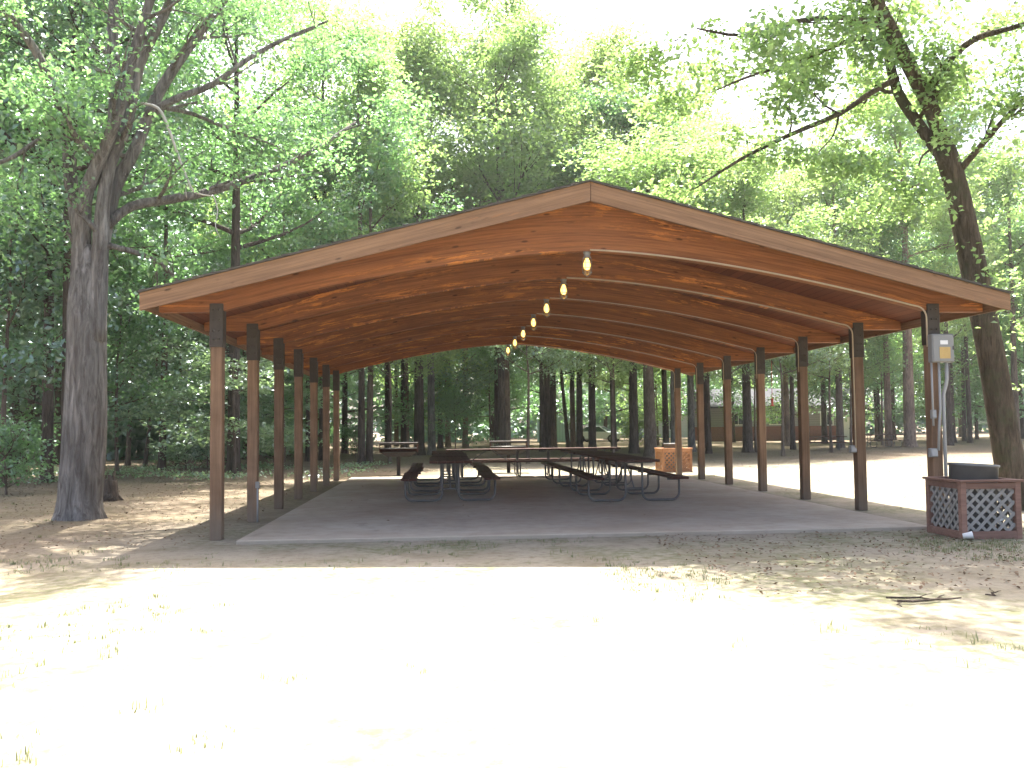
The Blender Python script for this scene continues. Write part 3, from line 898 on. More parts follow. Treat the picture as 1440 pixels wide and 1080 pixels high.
# canopy trees whose crowns fill the view over the roof; they stand hidden behind posts, beams and each other
canopy = [(-19, 27, 'broad', 1.05, 'leaf_deep'), (-13.5, 29.5, 'low', 1.1, 'leaf_deep'), (-11., 26., 'broad', 1.05, 'leaf_oak'), (-6.9, 30.5, 'tall', .95, 'leaf_oak'), (-24, 34, 'broad', 1.1, 'leaf_deep'),
          (-16.5, 40, 'low', 1.2, 'leaf_deep'), (-10, 43, 'low', 1.2, 'leaf_deep'), (-5.3, 41, 'broad', 1.3, 'leaf_maple'), (-29, 45, 'low', 1.5, 'leaf_deep'), (-21, 50, 'low', 1.5, 'leaf_deep'),
          (3.1, 45, 'broad', 1.35, 'leaf_maple'), (9.9, 45, 'tall', 1.0, 'leaf_oak'), (-1.1, 47, 'tall', 1.2, 'leaf_fresh'), (13.2, 43, 'broad', .92, 'leaf_fresh'),
          (6.4, 53, 'broad', 1.35, 'leaf_maple'), (19.5, 48, 'broad', .95, 'leaf_fresh'), (25, 54, 'broad', 1.05, 'leaf_maple'), (31, 52, 'tall', .8, 'leaf_fresh'), (36, 58, 'broad', 1.1, 'leaf_maple'),
          (-5.5, 52, 'low', 1.4, 'leaf_oak'), (0, 62, 'low', 1.5, 'leaf_deep'), (9, 60, 'broad', 1.3, 'leaf_oak'), (43, 62, 'low', 1.3, 'leaf_oak'), (41, 50, 'broad', 1.0, 'leaf_maple'), (48, 70, 'low', 1.5, 'leaf_oak'),
          (28, 66, 'low', 1.2, 'leaf_oak'), (34.5, 68, 'low', 1.4, 'leaf_deep'),
          (2.0, 70, 'low', 1.5, 'leaf_oak'), (14.5, 74, 'low', 1.5, 'leaf_maple'), (19.5, 80, 'low', 1.6, 'leaf_oak'), (8.6, 72, 'low', 1.4, 'leaf_deep'), (23.5, 70, 'low', 1.3, 'leaf_maple'), (-3.5, 72, 'low', 1.5, 'leaf_maple'), (4.5, 76, 'low', 1.6, 'leaf_oak'), (11.5, 92, 'low', 1.7, 'leaf_deep'), (18, 96, 'low', 1.7, 'leaf_oak'), (25.5, 96, 'low', 1.7, 'leaf_deep'),
          (33, 92, 'low', 1.7, 'leaf_oak'), (41, 90, 'low', 1.6, 'leaf_deep'), (38, 72, 'low', 1.4, 'leaf_maple'), (44, 76, 'low', 1.6, 'leaf_oak'), (50, 82, 'low', 1.6, 'leaf_deep'), (57, 78, 'low', 1.6, 'leaf_oak'),
          (8.6, 50, 'broad', 1.45, 'leaf_fresh'), (7.4, 58, 'broad', 1.5, 'leaf_maple'), (16.5, 54, 'broad', 1.3, 'leaf_fresh'), (-2.2, 55, 'broad', 1.5, 'leaf_maple'), (-8.5, 64, 'low', 1.5, 'leaf_deep'), (-15, 60, 'low', 1.5, 'leaf_oak'), (17.3, 60, 'slim', 1.2, 'leaf_maple'), (22.5, 64, 'slim', 1.25, 'leaf_oak')]
for (x, y, kind, s, lf) in canopy:
    place_tree('broadleaf_tree', VAR[kind], (x, y, 0), rw.uniform(0, 6.28), s, 'bark_dark', lf, 'leafy canopy tree in the woods, its trunk lost among foliage', 'tree', 'leafy canopy trees whose trunks are lost in foliage')

# understory
under = [(330, 28, 'tier', 1.0, 'leaf_pale', 'bright layered small tree behind the first left posts'),
         (400, 34, 'tier', .85, 'leaf_pale', 'pale layered sapling between the third and fourth left posts'),
         (548, 36, 'umbr', 1.0, 'leaf_fresh', 'bright yellow-green sapling under the rear arch, left of the pale trunk'),
         (640, 44, 'sapl', .62, 'leaf_oak', 'rounded green sapling above the left table row'),
         (742, 34, 'umbr', 1.0, 'leaf_pale', 'bright leafy sapling behind the crosswise table'),
         (862, 36, 'umbr', .92, 'leaf_fresh', 'spreading bright sapling over the silver car'),
         (1022, 35, 'umbr', .95, 'leaf_fresh', 'yellow-green sapling between the last right posts'),
         (1100, 38, 'umbr', 1.05, 'leaf_pale', 'pale drooping sapling between the third and fourth right posts'),
         (1168, 42, 'umbr', 1.05, 'leaf_fresh', 'bright spreading sapling between the second and third right posts'),
             (470, 50, 'sapl', 1.5, 'leaf_oak', 'green sapling seen between the last two left posts'),
             (690, 62, 'sapl', 1.7, 'leaf_oak', 'green sapling behind the thick grey-brown trunk'),
             (610, 58, 'sapl', 1.6, 'leaf_maple', 'green sapling behind the pale grey straight trunk'),
             (1062, 44, 'umbr', .95, 'leaf_pale', 'pale hanging sapling between the fourth and fifth right posts'),
             (1135, 47, 'umbr', 1.0, 'leaf_fresh', 'bright sapling screening the brick house, behind the third right post'),
             (1196, 50, 'umbr', 1.05, 'leaf_maple', 'green sapling left of the second right post, beyond the clearing'),
             (1240, 54, 'umbr', 1.1, 'leaf_oak', 'dark green sapling right of the second right post, beyond the clearing'),
             (925, 62, 'sapl', 1.4, 'leaf_maple', 'green sapling behind the thick dark trunk by the far bin'),
             (1215, 60, 'sapl', 1.6, 'leaf_oak', 'green sapling beyond the clearing, beside the second right post'),
             (1310, 58, 'sapl', 1.7, 'leaf_maple', 'green sapling just right of the thick reddish trunk'),
             (1400, 66, 'sapl', 1.8, 'leaf_oak', 'green sapling beyond the clearing behind the big leaning tree'),
         (60, 28, 'sapl', 1.3, 'leaf_deep', 'dark sapling at left behind the big grey forked tree'),
         (165, 30, 'sapl', 1.3, 'leaf_oak', 'leafy sapling just right of the big grey forked tree'),
         (5, 24, 'sapl', 1.5, 'leaf_deep', 'dark sapling at the far left edge'),
         (250, 36, 'sapl', 1.5, 'leaf_deep', 'dark sapling left of the first left post')]
for px, Y, kind, s, lf, lb in under:
    place_tree('sapling', VAR[kind], at_px(px, Y), rw.uniform(0, 6.28), s, 'bark', lf, lb, 'sapling', 'saplings under the trees')
shr = [(262, 33, .9, 'leaf_pale', 'silvery low shrub left of the first left post'), (292, 34, 1., 'leaf_pale', 'silvery low shrub touching the first left post'),
       (238, 35, .6, 'leaf_oak', 'small green shrub by the slim pale-brown tree'), (325, 35, .9, 'leaf_oak', 'low green shrub between the first two left posts'),
       (385, 36, .9, 'leaf_oak', 'low shrub between the second and fourth left posts'), (10, 21, .9, 'leaf_oak', 'low green shrub at the far left edge'),
       (500, 44, .9, 'leaf_oak', 'low shrub by the two close dark trunks'), 
       (895, 58, 1.2, 'leaf_fresh', 'bright low shrub right of the silver car')]
for px, Y, s, lf, lb in shr:
    place_tree('shrub', VAR['shrub'], at_px(px, Y), rw.uniform(0, 6.28), s, 'bark', lf, lb, 'shrub', 'shrubs at the edge of the woods')


# --- far woods, one mass
def far_wood():
    C = []; rr = []
    rng = np.random.default_rng(4)
    for _ in range(3800):
        x = rng.uniform(-75, 105); y = rng.uniform(112, 135)
        if x < -12: y -= 44
        elif x < 6: y -= 26
        z = rng.uniform(.3, 27)**1.
        C.append((x, y, z)); rr.append(rng.uniform(1.6, 3.2))
    for _ in range(900):
        x = rng.uniform(-52, -8); y = rng.uniform(44, 60); C.append((x, y, rng.uniform(.2, 9))); rr.append(rng.uniform(1.2, 2.3))
    P = clump(C, rr, 36, rng, .7)
    me = leaf_mesh('far_woodland', P, .85, .8, .2, rng)
    tag(link_mesh('far_woodland', me, M['leaf_deep']), 'far green woodland closing the view behind the trees', 'woodland', kind='stuff')


far_wood()


# --- the two big trees near the shelter
def limb(mb, pix, Ys, rads, n=10, wob=.05, rng=None, flare=None, sub=3):
    """a limb through image points, each at its own depth; smoothed"""
    P = [aty(px, py, Y) for (px, py), Y in zip(pix, Ys)]
    return limb3(mb, P, rads, n, wob, rng, flare, sub)


def limb3(mb, P, rads, n=10, wob=.05, rng=None, flare=None, sub=3):
    pts = []; rr = []
    for i in range(len(P)-1):
        p0, p1, p2, p3 = P[max(0, i-1)], P[i], P[i+1], P[min(len(P)-1, i+2)]
        for k in range(sub):
            t = k/sub
            pts.append(.5*((2*p1)+(p2-p0)*t+(2*p0-5*p1+4*p2-p3)*t*t+(3*p1-p0-3*p2+p3)*t**3))
            rr.append(rads[i]*(1-t)+rads[i+1]*t)
    pts.append(P[-1]); rr.append(rads[-1])
    mb.tube(pts, rr, n, True, wob, rng, flare)
    return pts, rr


def twigs(mb, pts, rr, rng, tips, every=2, start=2, L=1.6, depth=1):
    for k in range(start, len(pts), every):
        d = (pts[k]-pts[k-1]).normalized()
        dd = (d*.5+Vector((rng.uniform(-1, 1), rng.uniform(-1, 1), rng.uniform(-.5, .7)))).normalized()
        grow(mb, pts[k], dd, L*rng.uniform(.6, 1.2), min(.05, rr[k]*.5), depth, rng, tips, .1, .45)


def to_image(p):
    d = np.asarray(p, float)-np.array([0, 0, CH]); z = d@_fw
    return 720+FPX*(d@_r2)/z, 540-FPX*(d@_u2)/z, z


def thin(C, boxes, rng):
    """thin the clumps that would hang before the bare lower stems and in the open gaps of the crown"""
    out = []
    for c in C:
        x, y, z = to_image(c); k = 1.
        for (x0, x1, y0, y1, f) in boxes:
            if x0 < x < x1 and y0 < y < y1: k = min(k, f)
        if rng.random() < k: out.append(c)
    return out


def ell(c, r, n, rng):
    d = rng.normal(size=(n, 3)); d /= np.linalg.norm(d, axis=1)[:, None]
    return np.asarray(c)+d*(rng.uniform(0, 1, n)**.4)[:, None]*np.asarray(r)


# left: grey, many-stemmed
rg = random.Random(31); ng = np.random.default_rng(31)
base = gnd(115, 730); YB_ = base.y
big = empty('broadleaf_tree', base, 0, 'big grey forked tree with many stems, left of the shelter', 'tree')
inv = -base


def rel(mb, off): mb.v = [(x-off.x, y-off.y, z-off.z) for (x, y, z) in mb.v]; return mb


mb = MB(); tips = []
Y = YB_+.1
limb(mb, [(113, 738), (114, 700), (118, 620), (120, 520), (122, 440), (124, 390), (125, 345)], [Y]*7, [.43, .34, .325, .315, .30, .25, .10], 22, .07, rg, {0: .35, 1: .12})
for pix, ys_, rs in (
    ([(112, 470), (113, 400), (115, 335), (121, 270), (148, 207), (167, 155), (185, 85), (211, 0), (235, -90), (260, -190)], [Y, Y, Y-.02, Y-.1, Y-.2, Y-.3, Y-.3, Y-.2, Y, Y+.2], [.17, .165, .145, .115, .098, .09, .082, .072, .06, .035]),
    ([(133, 480), (138, 400), (144, 300), (155, 230), (178, 178), (196, 93), (218, 45), (240, 0), (270, -90), (300, -190)], [Y-.06, Y-.06, Y-.05, Y, Y+.05, Y+.1, Y+.1, Y+.2, Y+.4, Y+.6], [.17, .15, .12, .10, .092, .085, .08, .072, .06, .035]),
    ([(138, 370), (150, 310), (163, 260), (192, 207), (218, 140), (252, 85), (285, 40), (315, 0), (370, -90)], [Y+.1, Y+.2, Y+.3, Y+.4, Y+.6, Y+.8, Y+1, Y+1.1, Y+1.3], [.13, .125, .115, .10, .095, .085, .075, .065, .04]),
    ([(112, 330), (100, 260), (92, 180), (60, 90), (20, 30), (-40, -40)], [Y, Y+.2, Y+.3, Y+.2, Y, Y-.2], [.12, .11, .09, .075, .06, .03]),
    ([(150, 318), (185, 290), (240, 280), (300, 268), (360, 248), (430, 218), (500, 172)], [Y+.1, Y+.3, Y+.6, Y+1, Y+1.6, Y+2.2, Y+3], [.085, .08, .075, .072, .062, .05, .03]),
    ([(205, 160), (250, 138), (300, 118), (350, 82), (400, 55), (460, 30)], [Y+.4, Y+.5, Y+.8, Y+1.2, Y+1.6, Y+2], [.065, .06, .055, .045, .035, .02]),
    ([(152, 345), (190, 355), (225, 370), (250, 395)], [Y-.1, Y+.2, Y+.6, Y+.9], [.05, .045, .035, .015]),
    ([(215, 150), (270, 160), (330, 185), (390, 205)], [Y+.5, Y+1, Y+1.5, Y+2], [.04, .035, .028, .015]),
    ([(160, 200), (162, 120), (158, 50), (165, -60)], [Y+1.1, Y+1.1, Y+1.2, Y+1.4], [.12, .11, .10, .06]),
    ([(90, 200), (60, 195), (20, 220), (-30, 240)], [Y+.3, Y, Y-.3, Y-.5], [.05, .045, .035, .02]),
):
    p_, r_ = limb(mb, pix, ys_, rs, 10, .05, rg)
    twigs(mb, p_, r_, rg, tips, 3, 5, 1.2)
rel(mb, base).build('trunk', M['bark_pale'], big)
mb = MB()
limb(mb, [(198, 145), (222, 152), (236, 178), (252, 222), (268, 262), (278, 272), (300, 276)], [Y+.2]*7, [.022, .026, .022, .02, .018, .014, .008], 7, .1, rg)
limb(mb, [(272, 266), (262, 262), (262, 278)], [Y+.2]*3, [.012, .009, .004], 6)
limb(mb, [(300, 275), (306, 295), (303, 318), (310, 335)], [Y+.2, Y+.2, Y+.1, Y+.1], [.012, .01, .008, .004], 6, .1, rg)
rel(mb, base).build('dead_branch', M['dead'], big)
C = [tuple(t) for t in tips]
for c, r, n in (((-8.3, 15.4, 6.6), (1.3, 1.6, 2.6), 30), ((-9.2, 15.8, 4.6), (1.7, 1.4, 2.4), 34), ((-7.6, 18.6, 11.2), (3.4, 2.4, .9), 60), ((-9.0, 20.5, 12.2), (4, 3, 1.2), 60), ((-5.2, 22.5, 13.2), (2.6, 2.4, 1.), 34),
                ((-2.6, 18.8, 9.4), (2.2, 1.5, .8), 16), ((-7.3, 14.4, 3.5), (.7, .7, .7), 6), ((-11., 16., 8), (2.0, 2.5, 3), 34), ((-6.9, 14.2, 5.0), (.5, .4, .7), 5)):
    C += [tuple(q) for q in ell(c, r, n, ng)]
C = thin(C, ((88, 200, 200, 480, .06), (110, 340, -20, 210, .16), (200, 330, 120, 420, .2), (330, 490, -40, 150, .12), (360, 520, 100, 280, .3)), ng)
C += [tuple(q) for q in ell((-4.6, 19.6, 11.8), (2.2, 2.2, .6), 44, ng)]+[tuple(q) for q in ell((-7.4, 17.5, 10.6), (2.6, 2.0, .5), 40, ng)]
C = np.array(C); P = clump(C, ng.uniform(.3, .65, len(C)), 40, ng, .6)
C2 = np.concatenate([ell(c, r, n, ng) for c, r, n in (((-5.4, 20.3, 12.3), (3.0, 2.6, .5), 74), ((-9.5, 20., 12.), (2.6, 2.6, .6), 50), ((-5.0, 24.2, 12.9), (2.3, 2.0, .5), 56), ((-5.6, 17.6, 10.9), (2.2, 1.2, .4), 40))])
P = np.concatenate([P, clump(C2, ng.uniform(.4, .75, len(C2)), 60, ng, .45)])
link_mesh('crown', leaf_mesh('crown', P-np.array(base), .095, .8, .4, ng), M['leaf_oak'], big)

# right: leaning maple
rg = random.Random(37); ng = np.random.default_rng(37)
base = gnd(1432, 716); Y = base.y
big = empty('maple_tree', base, 0, 'big leaning maple tree behind the near bin surround', 'tree')
mb = MB(); tips = []
p_, r_ = limb(mb, [(1440, 722), (1428, 690), (1412, 610), (1397, 520), (1380, 430), (1362, 340), (1345, 262), (1326, 205)], [Y+.05, Y, Y, Y, Y, Y, Y, Y], [.36, .25, .21, .205, .20, .19, .18, .17], 18, .06, rg, {0: .3})
for pix, ys_, rs in (
    ([(1332, 222), (1312, 160), (1280, 95), (1245, 25), (1215, -40), (1190, -130)], [Y, Y, Y-.2, Y-.5, Y-.9, Y-1.4], [.13, .125, .115, .10, .085, .05]),
    ([(1320, 215), (1290, 172), (1262, 128), (1248, 70), (1240, 10), (1225, -80)], [Y+.1, Y+.2, Y+.3, Y+.3, Y+.4, Y+.6], [.10, .09, .085, .075, .065, .03]),
    ([(1262, 110), (1225, 130), (1180, 160), (1110, 190), (1040, 225), (978, 265)], [Y-.1, Y-.2, Y-.4, Y-.7, Y-1, Y-1.3], [.05, .045, .042, .034, .024, .010]),
    ([(1250, 40), (1190, 25), (1120, 30), (1050, 50), (980, 40)], [Y-.4, Y-.8, Y-1.2, Y-1.6, Y-2], [.05, .042, .034, .026, .012]),
    ([(1255, 60), (1200, 55), (1130, 85), (1060, 105), (1000, 130)], [Y-.4, Y-.5, Y-.6, Y-.7, Y-.8], [.04, .036, .03, .022, .01]),
    ([(1300, 130), (1330, 90), (1370, 55), (1420, 40), (1480, 20)], [Y-.1, Y-.3, Y-.6, Y-1, Y-1.4], [.07, .06, .05, .04, .03]),
    ([(1340, 250), (1375, 210), (1410, 170), (1460, 120)], [Y, Y-.3, Y-.6, Y-1], [.06, .05, .04, .03]),
    ([(1318, 205), (1298, 218), (1290, 240), (1282, 265)], [Y-.1, Y-.4, Y-.6, Y-.7], [.02, .016, .012, .006]),
    ([(1180, 160), (1172, 190), (1150, 215), (1130, 240)], [Y-.4, Y-.4, Y-.5, Y-.6], [.02, .014, .01, .006]),
    ([(1215, -40), (1150, -120), (1100, -220), (1050, -300)], [Y-.9, Y-1.6, Y-2.4, Y-3.2], [.07, .06, .045, .02]),
    ([(1245, 0), (1320, -120), (1400, -250), (1450, -330)], [Y-.5, Y-1.5, Y-2.6, Y-3.6], [.07, .06, .045, .02]),
):
    p_, r_ = limb(mb, pix, ys_, rs, 9, .05, rg)
    twigs(mb, p_, r_, rg, tips, 3, 3, 1.0)
rel(mb, base).build('trunk', M['bark_right'], big)
C = [tuple(t) for t in tips]
for (px, py, YY), r, n in (((1120, 70, Y-.8), (1.8, 1.0, .6), 12), ((1010, 110, Y-1.2), (1.2, .9, .7), 9), ((1418, 330, Y-.6), (.5, 1.0, 1.6), 16), ((1430, 150, Y-1), (.7, 1.2, 1.3), 14),
                           ((1290, 260, Y+.6), (.6, .6, .5), 8), ((1360, 10, Y-.7), (1.4, 1.3, .4), 8), ((1240, 215, Y+.8), (1., .8, .5), 6), ((1440, 470, Y), (.4, .7, .8), 5)):
    C += [tuple(q) for q in ell(aty(px, py, YY), r, n, ng)]
for c, r, n in (((4.5, 12.4, 9.0), (2.4, 1.2, .55), 130), ((3.0, 13.3, 9.3), (1.5, .7, .4), 26), ((6.4, 13., 9.3), (2., 1.5, .8), 66), ((9., 12.6, 9.6), (1.8, 1.6, 1.), 36), ((7.2, 15.2, 11.4), (3.2, 1.5, 1.), 46)):
    C += [tuple(q) for q in ell(c, r, n, ng)]
C = np.array(C); P = clump(C, ng.uniform(.25, .55, len(C)), 26, ng, .5)
C2 = np.concatenate([ell(c, r, n, ng) for c, r, n in (((4.6, 12.6, 9.1), (2.5, 1.5, .5), 60), ((5.2, 14., 9.7), (2.2, .9, .4), 50), ((6.8, 13.2, 9.6), (1.6, 1.4, .6), 30), ((4.7, 11.7, 9.0), (1.9, .8, .4), 44))])
P = np.concatenate([P, clump(C2, ng.uniform(.35, .65, len(C2)), 46, ng, .45)])
link_mesh('crown', leaf_mesh('crown', P-np.array(base), .10, .7, .5, ng), M['leaf_maple'], big)

# stump and sticks
st = empty('tree_stump', gnd(152, 704), 0, 'weathered split stump right of the big grey forked tree', 'stump')
mb = MB(); rg = random.Random(3)
mb.tube([(0, 0, -.02), (0, 0, .12), (.01, 0, .3), (.02, 0, .42)], [.27, .2, .17, .15], 14, True, .12, rg, {0: .4})
mb.build('base', M['bark_dark'], st)
mb = MB()
for k in range(5):
    a_ = k*1.3; mb.beam((.1*math.cos(a_), .1*math.sin(a_), .38), (.12*math.cos(a_), .12*math.sin(a_), rg.uniform(.48, .66)), .06, .03, (math.cos(a_), math.sin(a_), 0))
mb.build('splinters', M['bark'], st)
for i, (px, py, L, a_, lb, mt) in enumerate(((1310, 848, .55, .1, 'pale brown stick on the dirt at right foreground', 'bark'), (1285, 845, .42, -.2, 'dark stick touching the pale brown one at right foreground', 'bark_dark'),
                                             (1400, 838, .3, .7, 'short dark twig near the right picture edge', 'bark_dark'), (1262, 853, .22, 1.2, 'crooked pale twig left of the pale brown stick', 'bark'))):
    mb = MB(); rg = random.Random(i)
    pts = [Vector((L*(k/5-.5), .03*rg.uniform(-1, 1), .018+.012*rg.random())) for k in range(6)]
    mb.tube(pts, [r_*min(1, L/.6) for r_ in (.011, .012, .012, .01, .008, .005)], 7, True, .15, rg)
    mb.tube([pts[3], pts[3]+Vector((.07, .06, .01)), pts[3]+Vector((.13, .08, .015))], [.005*L/.5, .004*L/.5, .002], 5)
    o = mb.build('fallen_stick', M[mt], None, gnd(px, py)); o.rotation_euler = (0, 0, a_); tag(o, lb, 'stick')


# --- grass tufts and dead leaves: uncountable, one object each
def blades(name, pts, h, mat, rng, label, spread=.05, per=14, w=.006):
    V = []; F = []
    for (x, y) in pts:
        k = int(per*rng.uniform(.5, 1.4)); hs = h*rng.uniform(.5, 1.4)
        for _ in range(k):
            a = rng.uniform(0, 6.283); r = abs(rng.normal())*spread
            bx, by = x+r*math.cos(a), y+r*math.sin(a)
            hh = hs*rng.uniform(.5, 1.2); lean = rng.uniform(.15, .9)*hh; b = rng.uniform(0, 6.283); ww = w*rng.uniform(.7, 1.4)
            px_, py_ = math.cos(b+1.57)*ww, math.sin(b+1.57)*ww
            lx, ly = math.cos(b)*lean, math.sin(b)*lean
            i = len(V)
            V += [(bx-px_, by-py_, 0), (bx+px_, by+py_, 0), (bx+lx*.4+px_*.7, by+ly*.4+py_*.7, hh*.65), (bx+lx*.4-px_*.7, by+ly*.4-py_*.7, hh*.65), (bx+lx, by+ly, hh)]
            F += [(i, i+1, i+2, i+3), (i+3, i+2, i+4)]
    me = bpy.data.meshes.new(name); me.from_pydata(V, [], F)
    return tag(link_mesh(name, me, mat), label, 'grass', kind='stuff')


rng = np.random.default_rng(9); pts = []
def scatter(x0, x1, y0, y1, n, dens):
    k = 0
    while k < n:
        x, y = rng.uniform(x0, x1), rng.uniform(y0, y1)
        if SLAB[0]-.05 < x < SLAB[1]+.05 and SLAB[2]-.05 < y < SLAB[3]: k += 1; continue
        if rng.random() < dens(x, y): pts.append((x, y))
        k += 1


patch = lambda x, y: max(0., math.sin(x*1.3+.7*y)+math.sin(y*1.9-x*.6)+math.sin(x*3.1+2)*.6-.3)*.6
scatter(-5.5, -1.2, 3.0, 8.5, 420, lambda x, y: patch(x, y)*(.8 if x < -2 else .12))
scatter(-2, 6, 3.2, 9.5, 330, lambda x, y: patch(x, y)*.14)
scatter(1.5, 8.5, 6.4, 11.0, 2600, lambda x, y: min(1, patch(x, y)*1.3*(x/5)))
scatter(-8, 2.5, 9.2, 11.1, 900, lambda x, y: patch(x, y)*.9)
scatter(-12, -3, 11, 27, 1000, lambda x, y: patch(x, y)*.6)
scatter(6.5, 22, 11.5, 34, 700, lambda x, y: patch(x, y)*.35)
scatter(-22, 24, 28, 42, 1700, lambda x, y: patch(x, y)*.9)
blades('grass', pts, .032, M['grass'], rng, 'sparse short grass tufts over the sandy ground', .06, 11, .0035)
pts = []
scatter(-3, 3.2, 8.9, 9.8, 60, lambda x, y: .5)
for px, py in ((20, 955), (60, 930), (15, 1040), (45, 1060), (150, 920), (210, 1000), (400, 958), (265, 1050), (810, 783), (585, 945), (75, 790), (1040, 905), (1180, 885), (1270, 905), (1345, 930), (1420, 915), (1370, 900), (600, 795), (845, 875)):
    p = gnd(px, py)
    for _ in range(4): pts.append((p.x+rng.normal()*.05, p.y+rng.normal()*.07))
blades('tall_grass', pts, .048, M['grass'], rng, 'scattered taller grass tufts in the sunlit foreground', .05, 5, .003)

C = []
for _ in range(260):                        # low green ground cover along the sunny edge of the wood
    x, y = rng.uniform(-19, -2.5), rng.uniform(25.5, 35)
    if math.sin(x*1.7)+math.sin(y*1.3+x*.5) < -.3: continue
    q = rng.normal(size=(26, 3))*np.array([.38, .38, .06]); q[:, 2] = np.abs(q[:, 2])+.03
    C.append(q+np.array([x, y, 0]))
C = np.concatenate(C)
tag(link_mesh('ground_cover', leaf_mesh('ground_cover', C, .10, .6, .1, rng), M['leaf_pale']), 'low leafy green ground cover at the edge of the left woods', 'ground cover', kind='stuff')
C = []
for (x0, x1, y0, y1, n) in ((-14, -3, 10.5, 28, 5200), (2.5, 9, 7.0, 11, 2200), (-24, 26, 27.5, 48, 5200), (7, 24, 13, 28, 900), (-3, 6, 11.2, 25, 40)):
    q = np.stack([rng.uniform(x0, x1, n), rng.uniform(y0, y1, n), rng.uniform(.012, .03, n)], 1)
    ins = (q[:, 0] > SLAB[0]) & (q[:, 0] < SLAB[1]) & (q[:, 1] > SLAB[2]) & (q[:, 1] < SLAB[3])
    q[ins, 2] += .05; C.append(q)
C = np.concatenate(C)
me = leaf_mesh('dead_leaves', C, .042, .25, 0, rng)
tag(link_mesh('dead_leaves', me, M['litter']), 'brown fallen leaves strewn over the ground', 'dead leaves', kind='stuff')


# ------------------------------------------------------------------ far buildings and vehicle
def house(name, c, W, D, H, wall, rz, label, roofH=1.6, over=.4, brick=None, wins=(), door=None):
    h = empty(name, c, rz, label, 'house' if 'house' in name else 'shed')
    a = MB(); a.box((0, 0, H/2), (W, D, H)); a.build('wall', M[wall], h)
    if brick:
        a = MB(); a.box((0, 0, brick/2), (W+.12, D+.12, brick)); a.build('brick_skirt', M['brick'], h)
    a = MB(); e = D/2+over
    a.prism([(-e, H-.02), (e, H-.02), (e, H+.12), (0, H+roofH), (-e, H+.12)], -W/2-over, W/2+over, 'x'); a.build('roof', M['roofing'], h)
    for (x, z, w_, hh) in wins:
        a = MB()
        for s in (-1, 1): a.box((s*(w_/2+.04), -D/2-.03, 0), (.08, .08, hh+.16)); a.box((0, -D/2-.03, s*(hh/2+.04)), (w_, .08, .08))
        a.box((0, -D/2-.028, 0), (.05, .05, hh))
        o = a.build('window', M['white'], h, (x, 0, z)); a = MB(); a.box((0, -D/2-.015, 0), (w_, .03, hh)); a.build('pane', M['glass'], o)
    if door:
        x, w_, hh = door; a = MB(); a.box((0, -D/2-.05, hh/2), (w_, .05, hh)); o = a.build('door', M['white'], h, (x, 0, 0))
        a = MB(); a.lathe([(.001, 0), (.04, 0), (.04, .05), (.001, .06)], (w_*.36, -D/2-.075, hh*.48), 8, Euler((R(90), 0, 0))); a.build('handle', M['dark'], o)
    return h


house('garden_shed', at_px(790, 84)+Vector((0, 2, 0)), 4.2, 3.2, 2.6, 'siding', -.1, 'pale blue vertical-board shed left of the silver car', 1.1, .3, None, ((.9, 1.5, .7, .7),), (-.9, 1., 2.))
house('frame_house', at_px(967, 105)+Vector((0, 3, 0)), 9.0, 7, 2.7, 'siding2', .05, 'pale house with dark roof behind the far tan bin surround', 2.0, .5, None, ((-2.6, 1.5, 1.1, 1.1), (2.4, 1.5, 1.1, 1.1)), (.2, 1., 2.05))
house('brick_house', at_px(1105, 76)+Vector((0, 3, 0)), 13.2, 7, 2.9, 'siding3', -.05, 'low brick and grey house among the trees right of the shelter', 1.8, .6, 1.25, ((-4.2, 1.9, 1.2, .9), (-.8, 1.9, 1.2, .9), (3.6, 1.9, 1.0, 1.1)), (5.2, .95, 2.1))


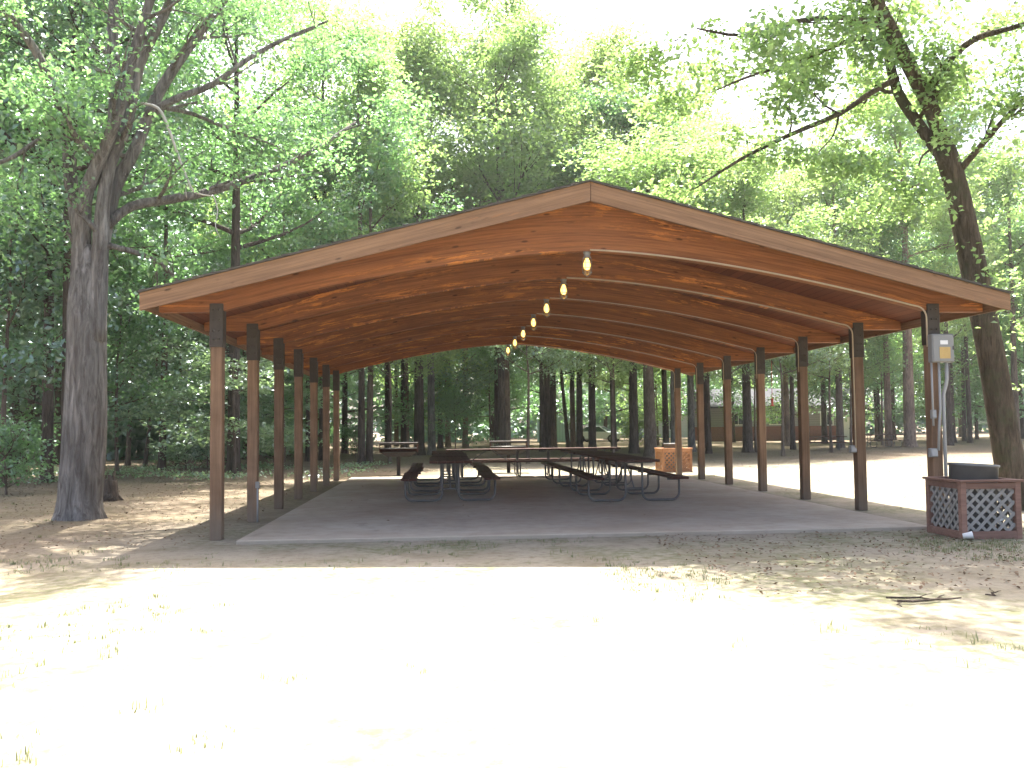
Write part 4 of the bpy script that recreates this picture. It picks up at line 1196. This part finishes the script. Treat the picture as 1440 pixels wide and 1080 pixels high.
def make_car(loc, rz, label):
    c = empty('parked_car', loc, rz, label, 'car')
    L, W = 4.5, 1.74
    prof = [(-2.25, .45), (-2.2, .32), (2.15, .32), (2.25, .5), (2.2, .72), (1.9, .82), (1.05, .92), (-1.5, .95), (-2.2, .9), (-2.28, .6)]
    a = MB()
    secs = [(-W/2, .96, .0), (-W/2+.0, 1., 0), (-W/2+.1, 1., .02), (W/2-.1, 1., .02), (W/2, 1., 0)]
    vs = []; n = len(prof)
    ysec = [(-W/2, 0.), (-W/2+.16, .03), (0, .05), (W/2-.16, .03), (W/2, 0.)]
    for (y, dz) in ysec:
        for (x, z) in prof: vs.append((x*(1 if dz else .985), y, z+(dz if z > .6 else 0)))
    fs = [tuple(range(n-1, -1, -1)), tuple(range(4*n, 5*n))]
    for k in range(4):
        for i in range(n): fs.append((k*n+i, k*n+(i+1) % n, (k+1)*n+(i+1) % n, (k+1)*n+i))
    a.add(vs, fs); a.build('body', M['carpaint'], c)
    cab = [(1.0, .93), (.28, 1.40), (-.2, 1.45), (-.95, 1.42), (-1.75, .96)]
    a = MB(); vs = []
    for y, q in ((-.80, 0), (-.66, 1), (.66, 1), (.80, 0)):
        for (x, z) in cab: vs.append((x*(.98 if q else 1.), y, z if q else min(z, .95)))
    # greenhouse: glass body and a painted roof skin over it
    lo = [(1.0, .93), (-1.75, .96)]
    G = MB(); G.add([(1.0, -.80, .93), (-1.75, -.80, .95), (-.95, -.63, 1.40), (.28, -.63, 1.38), (1.0, .80, .93), (-1.75, .80, .95), (-.95, .63, 1.40), (.28, .63, 1.38)],
                    [(0, 3, 2, 1), (4, 5, 6, 7), (0, 4, 7, 3), (1, 2, 6, 5), (3, 7, 6, 2), (0, 1, 5, 4)]); G.build('windows', M['glass'], c)
    a = MB(); a.box((-.33, 0, 1.415), (1.3, 1.3, .05), bev=.02)
    for s in (-1, 1):
        for (x0, z0, x1, z1) in ((1.02, .93, .28, 1.40), (-1.78, .95, -.95, 1.41), (-.35, .95, -.33, 1.41)):
            a.beam((x0, s*.81, z0), (x1, s*.64, z1), .06, .07)
    a.build('roof', M['carpaint'], c)
    for x in (-1.4, 1.4):
        for s in (-1, 1):
            w = MB(); w.lathe([(.19, -.1), (.31, -.1), (.33, -.07), (.33, .07), (.31, .1), (.19, .1)], (0, 0, 0), 20, Euler((R(90), 0, 0)))
            wo = w.build('wheel', M['tyre'], c, (x, s*.80, .33)); w = MB(); w.lathe([(.001, -.08), (.19, -.09), (.2, .09), (.001, .08)], (0, 0, 0), 16, Euler((R(90), 0, 0))); w.build('rim', M['bright'], wo)
    for s in (-1, 1):
        a = MB(); a.box((2.2, s*.62, .66), (.1, .34, .14), bev=.02); a.build('headlight', M['white'], c)
    a = MB(); a.box((2.24, 0, .5), (.08, 1.6, .14), bev=.03); a.build('bumper', M['pvc'], c)
    return c


make_car(at_px(842, 80), R(-28), 'silver car parked beyond the trees between dark trunks')

# red feeder hanging at the far right posts
fd = empty('bird_feeder', aty(1086, 571, 41), 0, 'small red feeder hanging from a wire between the right posts', 'bird feeder')
a = MB(); a.lathe([(.001, 0), (.10, 0), (.11, .03), (.055, .06), (.055, .30), (.07, .33), (.02, .38), (.001, .38)], n=14); a.build('body', M['red'], fd)
a = MB(); a.tube([(0, 0, .36), (.02, 0, 2.4)], .012, 5); a.build('wire', M['red'], fd)

# ------------------------------------------------------------------ light
EL, AZ = R(62), R(-2)                      # the sun stands high behind the shelter
sd = bpy.data.lights.new('sun', 'SUN'); so = bpy.data.objects.new('sun', sd); col.objects.link(so)
sd.energy = 4.6; sd.angle = R(.53); sd.color = (1., .965, .90)
dirv = Vector((math.sin(AZ)*math.cos(EL), math.cos(AZ)*math.cos(EL), math.sin(EL)))
so.rotation_euler = dirv.to_track_quat('Z', 'Y').to_euler()
hz = NT('glare_haze')  # added volume: lifts the darks in place of veiling glare in the lens
pv = hz.n('VolumePrincipled'); pv.inputs['Color'].default_value = (1, 1, 1, 1); pv.inputs['Density'].default_value = .0004; pv.inputs['Anisotropy'].default_value = .2
hz.l(pv.outputs[0], hz.out.inputs['Volume'])
mb = MB(); mb.box((0, 20, 16.5), (640, 640, 35)); tag(mb.build('glare_haze', hz.m), kind='stuff', label='thin white volume added to stand in for veiling lens glare')
w = bpy.data.worlds.new('World'); sc.world = w; w.use_nodes = True
nt = w.node_tree; bg = nt.nodes['Background']
sk = nt.nodes.new('ShaderNodeTexSky'); sk.sky_type = 'NISHITA'; sk.sun_disc = False
sk.sun_elevation = EL; sk.sun_rotation = AZ; sk.air_density = .7; sk.dust_density = 6.; sk.ozone_density = .4
nt.links.new(sk.outputs[0], bg.inputs[0]); bg.inputs[1].default_value = .13

sc.view_settings.view_transform = 'Standard'; sc.view_settings.look = 'None'; sc.view_settings.gamma = 1.
sc.view_settings.exposure = 2.33
cy = sc.cycles
cy.max_bounces = 7; cy.diffuse_bounces = 4; cy.glossy_bounces = 2; cy.transmission_bounces = 4; cy.transparent_max_bounces = 6
cy.caustics_reflective = False; cy.caustics_refractive = False
cy.sample_clamp_indirect = 6.
cy.use_denoising = True
